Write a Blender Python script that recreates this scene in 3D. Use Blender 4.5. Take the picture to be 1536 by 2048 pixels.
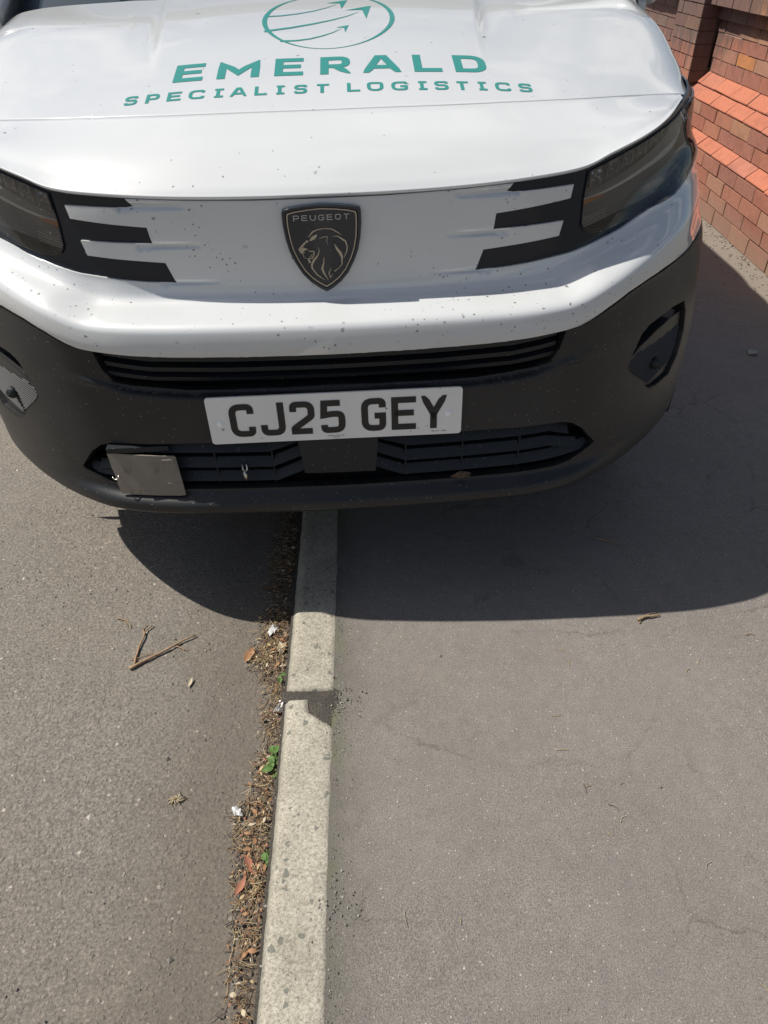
import bpy, bmesh, math, random
import numpy as np
from mathutils import Vector, Matrix, Euler
from mathutils.geometry import delaunay_2d_cdt
from math import radians, sin, cos, pi
random.seed(7); rng=np.random.default_rng(7)
SC=bpy.context.scene
for o in list(bpy.data.objects): bpy.data.objects.remove(o)
COL=SC.collection
# ------------------------------------------------ camera, world, sun, exposure
cam=bpy.data.cameras.new('camera');camo=bpy.data.objects.new('camera',cam);COL.objects.link(camo)
camo.location=(0,0,1.30);camo.rotation_euler=(radians(90-38.7),0,0)
cam.sensor_fit='VERTICAL';cam.sensor_height=24;cam.sensor_width=24;cam.lens=24*1450/2048;cam.clip_start=.05;cam.clip_end=600
SC.camera=camo
SUNV=Vector((-.66,.072,1)).normalized()
EL=math.asin(SUNV.z);AZ=math.atan2(SUNV.x,SUNV.y)
W=bpy.data.worlds.new('World');SC.world=W;W.use_nodes=True
nt=W.node_tree;nt.nodes.clear()
def N(nt,t,**k):
    n=nt.nodes.new(t)
    for a,b in k.items(): setattr(n,a,b)
    return n
out=N(nt,'ShaderNodeOutputWorld');bg=N(nt,'ShaderNodeBackground');sky=N(nt,'ShaderNodeTexSky')
sky.sky_type='NISHITA';sky.sun_disc=False;sky.sun_elevation=EL;sky.sun_rotation=AZ%(2*pi);sky.air_density=1.0;sky.dust_density=1.6;sky.ozone_density=1.0
bg.inputs[1].default_value=.05
# broken white cloud over the whole sky (seen in the bonnet's reflections)
tc=N(nt,'ShaderNodeTexCoord');mp=N(nt,'ShaderNodeMapping');mp.inputs['Scale'].default_value=(1,1,2.2)
no=N(nt,'ShaderNodeTexNoise');no.inputs['Scale'].default_value=2.6;no.inputs['Detail'].default_value=9;no.inputs['Roughness'].default_value=.62
cr=N(nt,'ShaderNodeValToRGB');cr.color_ramp.elements[0].position=.50;cr.color_ramp.elements[1].position=.67
mx=N(nt,'ShaderNodeMixRGB');mx.inputs[2].default_value=(10.5,10.5,10.6,1)
nt.links.new(tc.outputs['Generated'],mp.inputs[0]);nt.links.new(mp.outputs[0],no.inputs[0]);nt.links.new(no.outputs[0],cr.inputs[0])
nt.links.new(cr.outputs[0],mx.inputs[0]);nt.links.new(sky.outputs[0],mx.inputs[1]);nt.links.new(mx.outputs[0],bg.inputs[0]);nt.links.new(bg.outputs[0],out.inputs[0])
sl=bpy.data.lights.new('sun','SUN');sl.energy=4.0;sl.angle=radians(.53);sl.color=(1,.94,.845)
so=bpy.data.objects.new('sun',sl);COL.objects.link(so);so.rotation_euler=SUNV.to_track_quat('Z','Y').to_euler();so.location=(-6,1,9)
SC.view_settings.view_transform='Standard';SC.view_settings.look='None';SC.view_settings.exposure=.47;SC.view_settings.gamma=1
SC.view_settings.use_curve_mapping=False
SC.render.engine='CYCLES';SC.cycles.max_bounces=7;SC.cycles.transparent_max_bounces=8;SC.cycles.use_denoising=True
def catmull(xs,ys,x):
    # monotone-ish cubic hermite (finite difference, pchip limited)
    xs=np.asarray(xs,float);ys=np.asarray(ys,float);x=np.clip(np.asarray(x,float),xs[0],xs[-1])
    h=np.diff(xs);d=np.diff(ys)/h
    m=np.zeros(len(xs));m[0]=d[0];m[-1]=d[-1]
    for i in range(1,len(xs)-1):
        if d[i-1]*d[i]>0:
            w1=2*h[i]+h[i-1];w2=h[i]+2*h[i-1];m[i]=(w1+w2)/(w1/d[i-1]+w2/d[i])
    i=np.clip(np.searchsorted(xs,x)-1,0,len(xs)-2)
    t=(x-xs[i])/h[i]
    return ((2*t**3-3*t**2+1)*ys[i]+(t**3-2*t**2+t)*h[i]*m[i]+(-2*t**3+3*t**2)*ys[i+1]+(t**3-t**2)*h[i]*m[i+1])
# plan curve as a smooth spline through control points, arc-length tabulated
_cp=np.array([(-.3,.012),(-.15,.003),(0,0),(.15,.003),(.3,.010),(.42,.022),(.52,.050),(.61,.104),(.70,.182),(.79,.288),(.862,.405),(.902,.530),(.920,.680),(.924,.86),(.924,1.1),(.924,1.4)])
def _cr(P,n=40):
    out=[]
    for i in range(1,len(P)-2):
        p0,p1,p2,p3=P[i-1:i+3]
        a=np.linalg.norm(p1-p0)**.5;b=np.linalg.norm(p2-p1)**.5;c=np.linalg.norm(p3-p2)**.5
        m1=(p2-p1)+b*((p1-p0)/a-(p2-p0)/(a+b));m2=(p2-p1)+b*((p3-p2)/c-(p3-p1)/(b+c))
        for k in range(n):
            t=k/n;out.append((2*t**3-3*t**2+1)*p1+(t**3-2*t**2+t)*m1+(-2*t**3+3*t**2)*p2+(t**3-t**2)*m2)
    return np.array(out)
_pl=_cr(_cp);_pl=_pl[np.argmin(abs(_pl[:,0])):]
_ps=np.concatenate([[0],np.cumsum(np.linalg.norm(np.diff(_pl,axis=0),axis=1))])
_tn=np.gradient(_pl,axis=0);
_ker=np.ones(31)/31
def _sm(a):
    b=np.concatenate([[a[0]]*15,a,[a[-1]]*15]);return np.convolve(b,_ker,'valid')
_tn/=np.linalg.norm(_tn,axis=1)[:,None]
_ang=np.arctan2(_tn[:,1],_tn[:,0]);_ang[0]=0
_ang=_sm(_ang)
SMAX=_ps[-1]
S_ST=[0,.30,.45,.55,.66,.80,.97,1.15,1.6]
# rows: (z table, off table) at stations
ROWS=[
 ([.262]*9,                                        [.05]*9),
 ([.298]*9,                                        [.006]*9),
 ([.304]*9,                                        [.001,.001,.001,.001,0,-.004,-.012,-.014,-.014]),
 ([.322,.322,.322,.322,.325,.33,.33,.33,.33],      [0,0,0,0,0,-.006,-.014,-.017,-.017]),
 ([.328,.328,.328,.33,.335,.34,.34,.34,.34],       [.004,.004,.004,.003,.001,-.006,-.014,-.017,-.017]),
 ([.346,.346,.346,.348,.352,.36,.36,.36,.36],      [.026,.026,.024,.018,.004,-.006,-.015,-.018,-.018]),
 ([.47]*9,                                         [.024,.024,.022,.012,.002,-.006,-.016,-.019,-.019]),
 ([.60,.60,.60,.60,.60,.62,.62,.62,.62],           [.022,.022,.020,.010,.002,-.003,-.008,-.008,-.008]),
 ([.612,.612,.615,.62,.64,.66,.66,.66,.66],        [.014,.014,.012,.008,.002,-.001,-.004,-.004,-.004]),
 ([.662,.664,.675,.704,.736,.744,.745,.745,.745],   [.012,.012,.010,.008,.006,.006,.010,.012,.008]),
 ([.674,.677,.688,.718,.748,.756,.757,.757,.757],  [.004,.004,.003,.002,.001,.003,.014,.018,.004]),
 ([.695,.695,.702,.732,.764,.776,.780,.780,.780],  [0,0,0,0,0,.004,.022,.027,.004]),
 ([.724,.726,.732,.758,.788,.812,.826,.83,.83],  [.0035,.0035,.0035,.002,.003,.010,.031,.039,.010]),
 ([.735,.736,.741,.768,.798,.823,.838,.842,.842],  [.012,.012,.011,.009,.009,.016,.036,.044,.012]),
 ([.752,.754,.760,.784,.810,.838,.856,.860,.860],  [.072,.070,.060,.042,.031,.031,.044,.050,.016]),
 ([.764,.766,.776,.792,.816,.850,.875,.875,.875],  [.084,.083,.078,.064,.052,.046,.053,.057,.020]),
 ([.800,.800,.805,.820,.845,.875,.90,.90,.90],     [.089,.089,.088,.082,.074,.064,.057,.058,.022]),
 ([.905,.905,.91,.915,.925,.935,.94,.94,.94],      [.086,.086,.087,.088,.088,.084,.078,.076,.028]),
 ([.945,.945,.950,.960,.985,1.00,1.01,1.01,1.01],  [.088,.088,.089,.090,.089,.088,.088,.088,.060]),
 ([.99,.99,.99,1.00,1.03,1.05,1.06,1.06,1.06],     [.098,.098,.10,.102,.104,.108,.122,.126,.085]),
]
_Zr=np.array([r[0] for r in ROWS]);_Or=np.array([r[1] for r in ROWS])
_sg=np.linspace(0,1.6,321)
_ZG=np.array([catmull(S_ST,r,_sg) for r in _Zr]);_OG=np.array([catmull(S_ST,r,_sg) for r in _Or])
_zg=np.linspace(.262,1.06,800)
_OFF=np.array([catmull(_ZG[:,i],_OG[:,i],_zg) for i in range(len(_sg))])  # [s,z]
# soften row corners a little
def _blur(A,n):
    k=np.ones(n)/n;p=n//2
    return np.array([np.convolve(np.concatenate([[a[0]]*p,a,[a[-1]]*p]),k,'valid') for a in A])
_OFF=_blur(_blur(_OFF,5),5)
def off(s,z):
    a=np.clip(abs(np.asarray(s,float))/1.6*320,0,319.999);b=np.clip((np.asarray(z,float)-.262)/(1.06-.262)*799,0,798.999)
    i=a.astype(int);j=b.astype(int);u=a-i;v=b-j
    return (_OFF[i,j]*(1-u)*(1-v)+_OFF[i+1,j]*u*(1-v)+_OFF[i,j+1]*(1-u)*v+_OFF[i+1,j+1]*u*v)
def planpt(s,o=0):
    s=np.asarray(s,float);a=abs(s);sg=np.where(s<0,-1.,1.)
    x=np.interp(a,_ps,_pl[:,0]);y=np.interp(a,_ps,_pl[:,1]);g=np.interp(a,_ps,_ang)
    return sg*(x-np.sin(g)*o), y+np.cos(g)*o
def skin(s,z,d=0.):
    """d>0 = inward"""
    x,y=planpt(s,off(s,z)+d);return np.stack([x,y,np.broadcast_to(z,np.shape(x))],-1)
# ---- bonnet net (right half): rows front->back, cols centre->side
BN=[
 [(0,.085,.941),(.12,.087,.941),(.25,.092,.944),(.37,.103,.950),(.47,.122,.959),(.53,.150,.975),(.605,.198,.993),(.665,.262,1.008),(.730,.375,1.020)],
 [(0,.104,.958),(.12,.106,.958),(.25,.111,.960),(.37,.124,.965),(.475,.148,.973),(.54,.178,.986),(.613,.222,.999),(.672,.284,1.011),(.730,.380,1.0205)],
 [(0,.158,.996),(.12,.160,.996),(.25,.165,.997),(.375,.180,.999),(.485,.208,1.003),(.555,.236,1.009),(.623,.270,1.015),(.678,.314,1.018),(.731,.388,1.0215)],
 [(0,.250,1.043),(.12,.252,1.043),(.25,.257,1.042),(.38,.275,1.040),(.50,.304,1.036),(.58,.336,1.032),(.64,.364,1.028),(.69,.384,1.025),(.733,.398,1.022)],
]
BC=[
 [(0,.250,1.043),(.12,.252,1.043),(.25,.257,1.042),(.38,.275,1.040),(.50,.304,1.036),(.58,.336,1.032),(.64,.364,1.028),(.69,.384,1.025),(.733,.398,1.022),(.760,.414,1.013),(.776,.428,1.002),(.782,.434,.990)],
 [(0,.40,1.083),(.12,.40,1.083),(.25,.405,1.081),(.38,.415,1.076),(.50,.435,1.070),(.58,.455,1.065),(.64,.475,1.060),(.70,.49,1.052),(.750,.51,1.042),(.786,.53,1.025),(.806,.55,1.004),(.813,.56,.985)],
 [(0,.58,1.123),(.12,.58,1.123),(.25,.585,1.120),(.38,.59,1.113),(.50,.60,1.107),(.58,.61,1.102),(.645,.62,1.096),(.71,.63,1.088),(.762,.64,1.078),(.803,.65,1.056),(.830,.66,1.02),(.839,.67,.96)],
 [(0,.78,1.160),(.12,.78,1.160),(.25,.785,1.157),(.38,.785,1.150),(.50,.79,1.146),(.585,.795,1.142),(.65,.80,1.138),(.715,.805,1.132),(.775,.81,1.120),(.820,.82,1.094),(.845,.83,1.03),(.853,.84,.95)],
 [(0,.98,1.190),(.12,.98,1.190),(.25,.985,1.187),(.38,.99,1.180),(.50,1.00,1.175),(.59,1.01,1.172),(.66,1.02,1.169),(.725,1.025,1.164),(.785,1.03,1.152),(.828,1.035,1.12),(.850,1.04,1.04),(.856,1.04,.95)],
]
def _crv(P,t):
    # P [n,3], t in [0,n-1]
    n=len(P);i=int(min(max(np.floor(t),0),n-2));u=t-i
    p1,p2=P[i],P[i+1];p0=P[i-1] if i>0 else 2*p1-p2;p3=P[i+2] if i+2<n else 2*p2-p1
    return .5*((2*p1)+(-p0+p2)*u+(2*p0-5*p1+4*p2-p3)*u*u+(-p0+3*p1-3*p2+p3)*u**3)
def net(B,nr,nc):
    """dense grid [rows][cols] for x>=0"""
    B=np.array(B,float);R,C=B.shape[:2]
    Bm=np.concatenate([B[:,:0:-1]*[-1,1,1],B],1)  # mirror for C1 centre
    tc=np.linspace(C-1,2*C-2,nc);tr=np.linspace(0,R-1,nr)
    G=np.array([[ _crv(Bm[r],t) for t in tc] for r in range(R)])
    return np.array([[ _crv(G[:,c],t) for c in range(nc)] for t in tr])


# ------------------------------------------------ helpers
def tag(o,label=None,cat=None,group=None,kind=None):
    if label:o['label']=label
    if cat:o['category']=cat
    if group:o['group']=group
    if kind:o['kind']=kind
    return o
def empty(name,loc=(0,0,0),rot=(0,0,0),parent=None):
    o=bpy.data.objects.new(name,None);o.location=loc;o.rotation_euler=rot;o.empty_display_size=.1
    o.parent=parent;COL.objects.link(o);return o
def mobj(name,V,F,mat,parent=None,smooth=False,mids=None,normals=None,loc=None,rot=None):
    me=bpy.data.meshes.new(name);me.from_pydata([tuple(map(float,v)) for v in V],[],F)
    for m in (mat if isinstance(mat,(list,tuple)) else [mat]): me.materials.append(m)
    if mids is not None: me.polygons.foreach_set('material_index',mids)
    if smooth is not False:
        me.polygons.foreach_set('use_smooth',[True]*len(F) if smooth is True else smooth)
    me.validate(clean_customdata=False);me.update()
    if normals is not None and len(normals)==len(me.loops): me.normals_split_custom_set([tuple(n) for n in normals])
    o=bpy.data.objects.new(name,me);COL.objects.link(o);o.parent=parent
    if loc is not None:o.location=loc
    if rot is not None:o.rotation_euler=rot
    return o
class MB:
    def __init__(s): s.V=[];s.F=[];s.M=[];s.S=[]
    def add(s,V,F,mi=0,sm=False):
        b=len(s.V);s.V+=[tuple(map(float,v)) for v in V];s.F+=[tuple(b+i for i in f) for f in F];s.M+=[mi]*len(F);s.S+=[sm]*len(F)
    def box(s,c,h,R=None,mi=0):
        V=[Vector((x*h[0],y*h[1],z*h[2])) for x in(-1,1) for y in(-1,1) for z in(-1,1)]
        if R: V=[R@v for v in V]
        V=[v+Vector(c) for v in V]
        s.add(V,[(0,1,3,2),(4,6,7,5),(0,4,5,1),(2,3,7,6),(0,2,6,4),(1,5,7,3)],mi)
    def tube(s,P,r,n=6,mi=0,caps=True):
        P=[Vector(p) for p in P];m=len(P);rs=r if hasattr(r,'__len__') else [r]*m
        V=[];F=[];up=Vector((0,0,1))
        for i,p in enumerate(P):
            t=(P[min(i+1,m-1)]-P[max(i-1,0)]);t=t.normalized() if t.length>1e-9 else Vector((0,1,0))
            a=t.cross(up)
            if a.length<.1:a=t.cross(Vector((1,0,0)))
            a.normalize();b=a.cross(t)
            V+=[p+(a*cos(2*pi*k/n)+b*sin(2*pi*k/n))*rs[i] for k in range(n)]
        for i in range(m-1):
            for k in range(n): F.append((i*n+k,i*n+(k+1)%n,(i+1)*n+(k+1)%n,(i+1)*n+k))
        if caps:F+=[tuple(range(n))[::-1],tuple((m-1)*n+k for k in range(n))]
        s.add(V,F,mi,True)
    def build(s,name,mat,parent=None,**k): return mobj(name,s.V,s.F,mat,parent,mids=s.M,smooth=s.S,**k)
# ------------------------------------------------ node materials
class M_:
    def __init__(s,name):
        s.m=bpy.data.materials.new(name);s.m.use_nodes=True;s.nt=s.m.node_tree;s.nt.nodes.clear()
        s.out=s.n('ShaderNodeOutputMaterial');s.b=s.n('ShaderNodeBsdfPrincipled');s.l(s.b.outputs[0],s.out.inputs[0])
        s.tc=s.n('ShaderNodeTexCoord');s.co=s.tc.outputs['Object']
    def n(s,t,**k): return N(s.nt,t,**k)
    def l(s,a,b): s.nt.links.new(a,b)
    def setin(s,sock,v):
        if hasattr(v,'is_linked') or hasattr(v,'links'): s.l(v,sock)
        elif isinstance(v,(tuple,list)) and len(v)==3 and sock.type=='RGBA': sock.default_value=(*v,1)
        else: sock.default_value=v
    def set(s,**k):
        for a,v in k.items(): s.setin(s.b.inputs[a.replace('_',' ')],v)
        return s
    def map(s,scale=(1,1,1),rot=(0,0,0),co=None):
        m=s.n('ShaderNodeMapping');m.inputs['Scale'].default_value=scale;m.inputs['Rotation'].default_value=rot;s.l(co or s.co,m.inputs[0]);return m.outputs[0]
    def noise(s,sc,det=3,ro=.5,co=None,dist=0,o=0):
        n=s.n('ShaderNodeTexNoise');n.inputs['Scale'].default_value=sc;n.inputs['Detail'].default_value=det;n.inputs['Roughness'].default_value=ro;n.inputs['Distortion'].default_value=dist
        s.l(co or s.co,n.inputs['Vector']);return n.outputs[o]
    def vor(s,sc,feat='F1',co=None,rand=1,o='Distance'):
        n=s.n('ShaderNodeTexVoronoi');n.feature=feat;n.inputs['Scale'].default_value=sc;n.inputs['Randomness'].default_value=rand
        s.l(co or s.co,n.inputs['Vector']);return n.outputs[o]
    def ramp(s,f,stops,interp='LINEAR'):
        r=s.n('ShaderNodeValToRGB');cr=r.color_ramp;cr.interpolation=interp
        while len(cr.elements)<len(stops):cr.elements.new(.5)
        for e,(p,c) in zip(cr.elements,stops):
            e.position=p;e.color=(c,c,c,1) if not hasattr(c,'__len__') else (*c,1)
        s.l(f,r.inputs[0]);return r.outputs[0]
    def mix(s,f,a,b,mode='MIX'):
        m=s.n('ShaderNodeMixRGB');m.blend_type=mode;s.setin(m.inputs[0],f);s.setin(m.inputs[1],a);s.setin(m.inputs[2],b);return m.outputs[0]
    def math(s,op,a,b=0.,c=0.,clamp=False):
        m=s.n('ShaderNodeMath');m.operation=op;m.use_clamp=clamp;s.setin(m.inputs[0],a);s.setin(m.inputs[1],b);s.setin(m.inputs[2],c);return m.outputs[0]
    def sep(s,co=None):
        m=s.n('ShaderNodeSeparateXYZ');s.l(co or s.co,m.inputs[0]);return m.outputs
    def bump(s,h,st,dist,prev=None):
        b=s.n('ShaderNodeBump');b.inputs['Strength'].default_value=st;b.inputs['Distance'].default_value=dist;s.l(h,b.inputs['Height'])
        if prev is not None:s.l(prev,b.inputs['Normal'])
        s.l(b.outputs[0],s.b.inputs['Normal']);return b.outputs[0]
def simple(name,col,rough=.5,metal=0,coat=0,spec=.5,**k):
    m=M_(name);m.set(Base_Color=col,Roughness=rough,Metallic=metal);m.b.inputs['Coat Weight'].default_value=coat;m.b.inputs['Coat Roughness'].default_value=.04
    m.b.inputs['Specular IOR Level'].default_value=spec
    for a,v in k.items(): m.setin(m.b.inputs[a.replace('_',' ')],v)
    return m
def paint(name,dirt):
    m=M_(name)
    big=m.noise(3.2,4,.55);film=m.ramp(big,[(.3,0),(.75,1)])
    c=m.mix(m.math('MULTIPLY',film,.10+.25*dirt),(.605,.63,.65),(.48,.485,.48))
    # splashed insects and grit: small irregular dark spots
    wob=m.noise(90,2,.5,o=1);v1=m.n('ShaderNodeTexVoronoi');v1.inputs['Scale'].default_value=58
    wc=m.mix(.012,m.co,wob,'ADD');m.l(wc,v1.inputs['Vector'])
    sel=m.sep(v1.outputs['Color'])
    rad=m.math('MULTIPLY',m.ramp(sel[0],[(1-.30*dirt-.012,0),(1,1)]),.24)
    spot=m.math('LESS_THAN',v1.outputs['Distance'],rad)
    v2=m.n('ShaderNodeTexVoronoi');v2.inputs['Scale'].default_value=150;m.l(m.co,v2.inputs['Vector'])
    rad2=m.math('MULTIPLY',m.ramp(m.sep(v2.outputs['Color'])[1],[(1-.13*dirt-.004,0),(1,1)]),.35)
    sp2=m.math('LESS_THAN',v2.outputs['Distance'],rad2)
    clus=m.ramp(m.noise(7,2,.5),[(.38,0),(.56,1)])
    sp=m.math('MULTIPLY',m.math('MAXIMUM',spot,sp2),clus)
    c=m.mix(m.math('MULTIPLY',sp,.8),c,(.07,.06,.055))
    m.set(Base_Color=c,Roughness=m.math('ADD',m.math('MULTIPLY',film,.12*dirt),.28))
    m.b.inputs['Coat Weight'].default_value=1.
    m.b.inputs['Coat IOR'].default_value=1.75
    m.setin(m.b.inputs['Coat Roughness'],m.math('ADD',m.math('MULTIPLY',film,.08*dirt+.01),.012))
    return m.m
MT={}
MT['paint']=paint('white_van_paint',.12)
MT['cover']=paint('white_bumper_paint',1.0)
def plastic(name,col,r0,dust):
    m=M_(name)
    d=m.ramp(m.noise(5,5,.6),[(.35,0),(.75,1)]);sp=m.vor(260,o='Color');spm=m.ramp(m.sep(sp)[0],[(.965,0),(.99,1)])
    vv=m.ramp(m.vor(260),[(.25,1),(.4,0)])
    c=m.mix(m.math('MULTIPLY',d,dust),col,(.16,.155,.145))
    c=m.mix(m.math('MULTIPLY',m.math('MULTIPLY',spm,vv),.45),c,(.4,.39,.36))
    m.set(Base_Color=c,Roughness=m.math('ADD',m.math('MULTIPLY',d,.12),r0))
    m.b.inputs['Specular IOR Level'].default_value=.34 if 'grille' in name else .45
    m.bump(m.noise(900,2,.6),.25,.0004)
    return m.m
MT['plastic']=plastic('textured_black_plastic',(.0115,.0125,.0145),.37,.10)
MT['slat']=plastic('grille_black_plastic',(.014,.017,.021),.42,.03)
MT['rib']=simple('vent_rib_plastic',(.05,.05,.052),.65,spec=.3).m
MT['gloss']=simple('gloss_black_trim',(.007,.012,.021),.2,coat=.25,spec=.3).m
MT['void']=simple('engine_bay_black',(.004,.004,.004),.9).m
MT['chrome']=simple('satin_chrome',(.62,.62,.60),.22,1).m
MT['badge']=simple('badge_dark_enamel',(.016,.022,.032),.2,coat=.3).m
MT['gold']=simple('badge_pale_relief',(.46,.43,.37),.32,.85).m
MT['letterm']=simple('badge_grey_lettering',(.42,.43,.45),.3,.6).m
MT['teal']=simple('teal_vinyl',(.030,.235,.210),.34,coat=.4).m
MT['char']=simple('plate_black_characters',(.012,.013,.015),.35).m
MT['screw']=simple('white_plastic_cap',(.98,.97,.95),.35).m
m=M_('plate_white');sp=m.n('ShaderNodeTexVoronoi');sp.inputs['Scale'].default_value=120;m.l(m.mix(.01,m.co,m.noise(120,2,.5,o=1),'ADD'),sp.inputs['Vector'])
rad=m.math('MULTIPLY',m.ramp(m.sep(sp.outputs['Color'])[0],[(.90,0),(1,1)]),.38);cl=m.ramp(m.noise(14,2,.5),[(.42,0),(.6,1)])
c=m.mix(m.math('MULTIPLY',m.math('MULTIPLY',m.math('LESS_THAN',sp.outputs['Distance'],rad),cl),.8),m.mix(m.noise(9,4,.6),(.90,.895,.88),(.74,.73,.715)),(.08,.07,.06))
m.set(Base_Color=c,Roughness=.35);MT['plate']=m.m
m=M_('flap_metal');c=m.mix(m.noise(30,5,.65),(.27,.24,.20),(.17,.152,.13));sc=m.ramp(m.noise(60,4,.7,co=m.map((1,1,.3))),[(.58,0),(.68,1)])
m.set(Base_Color=m.mix(m.math('MULTIPLY',sc,.5),c,(.05,.045,.04)),Roughness=.55,Metallic=.15);MT['flap']=m.m
MT['steel']=simple('zinc_steel',(.6,.58,.52),.28,1).m
MT['glassdark']=simple('windscreen_glass',(.02,.035,.045),.03,coat=1,spec=.8).m
MT['rubber']=simple('tyre_rubber',(.02,.02,.02),.8).m
MT['alloy']=simple('grey_wheel',(.3,.3,.31),.4,.7).m
# lens: tinted clear cover
m=M_('headlight_lens');m.nt.nodes.remove(m.b);tr=m.n('ShaderNodeBsdfTransparent');tr.inputs[0].default_value=(.90,.90,.90,1);gl=m.n('ShaderNodeBsdfGlossy');gl.inputs['Roughness'].default_value=.03
fr=m.n('ShaderNodeFresnel');fr.inputs[0].default_value=1.65;ms=m.n('ShaderNodeMixShader');m.l(fr.outputs[0],ms.inputs[0]);m.l(tr.outputs[0],ms.inputs[1]);m.l(gl.outputs[0],ms.inputs[2])
df=m.n('ShaderNodeBsdfDiffuse');df.inputs[0].default_value=(.35,.34,.32,1);ms2=m.n('ShaderNodeMixShader')
dn=m.math('ADD',m.math('MULTIPLY',m.ramp(m.noise(14,4,.6),[(.4,0),(.8,1)]),.035),m.math('MULTIPLY',m.math('MULTIPLY',m.ramp(m.sep(m.vor(170,o='Color'))[0],[(.95,0),(.98,1)]),m.ramp(m.vor(170),[(.2,1),(.35,0)])),.5))
m.l(dn,ms2.inputs[0]);m.l(ms.outputs[0],ms2.inputs[1]);m.l(df.outputs[0],ms2.inputs[2]);m.l(ms2.outputs[0],m.out.inputs[0]);MT['lens']=m.m
MT['lamp_dark']=simple('lamp_housing_smoke',(.36,.325,.29),.2,coat=.8).m
MT['lamp_grey']=simple('lamp_reflector_grey',(.80,.79,.77),.14,.85).m
MT['lamp_strip']=simple('lamp_light_guide',(.95,.92,.84),.3).m
MT['amber']=simple('amber_reflector',(.62,.25,.08),.3).m
# ------------------------------------------------ panels in (s,z) skin coordinates
def inside(P,poly):
    poly=np.asarray(poly);x,y=P[:,0],P[:,1];r=np.zeros(len(P),bool);j=len(poly)-1
    for i in range(len(poly)):
        xi,yi=poly[i];xj,yj=poly[j]
        c=((yi>y)!=(yj>y))&(x<(xj-xi)*(y-yi)/((yj-yi) if yj!=yi else 1e-12)+xi);r^=c;j=i
    return r
def resamp(poly,step):
    o=[];n=len(poly)
    for i in range(n):
        a=np.array(poly[i],float);b=np.array(poly[(i+1)%n],float);k=max(1,int(np.ceil(np.linalg.norm(b-a)/step)))
        for q in range(k): o.append(tuple(a+(b-a)*q/k))
    return o
def rnd(poly,r,n=4,closed=True):
    """round the corners of a polygon; vertices may carry their own radius as third value"""
    P=[np.array(p[:2],float) for p in poly];R=[(p[2] if len(p)>2 else r) for p in poly];m=len(P);o=[]
    for i in range(m):
        if not closed and i in(0,m-1): o.append(tuple(P[i]));continue
        p,a,b=P[i],P[i-1],P[(i+1)%m];da=np.linalg.norm(a-p);db=np.linalg.norm(b-p)
        if R[i]<=0 or da<1e-9 or db<1e-9: o.append(tuple(p));continue
        ua,ub=(a-p)/da,(b-p)/db;ct=np.clip(ua@ub,-1,1);th=math.acos(ct)
        if th>3.1: o.append(tuple(p));continue
        d=min(R[i]/math.tan(th/2),da*.499,db*.499)
        s0,s1=p+ua*d,p+ub*d
        for k in range(n+1):
            t=k/n;o.append(tuple((1-t)**2*s0+2*t*(1-t)*p+t*t*s1))
    return o
def area(p):
    p=np.asarray(p);return .5*np.sum(p[:,0]*np.roll(p[:,1],-1)-np.roll(p[:,0],-1)*p[:,1])
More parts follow.
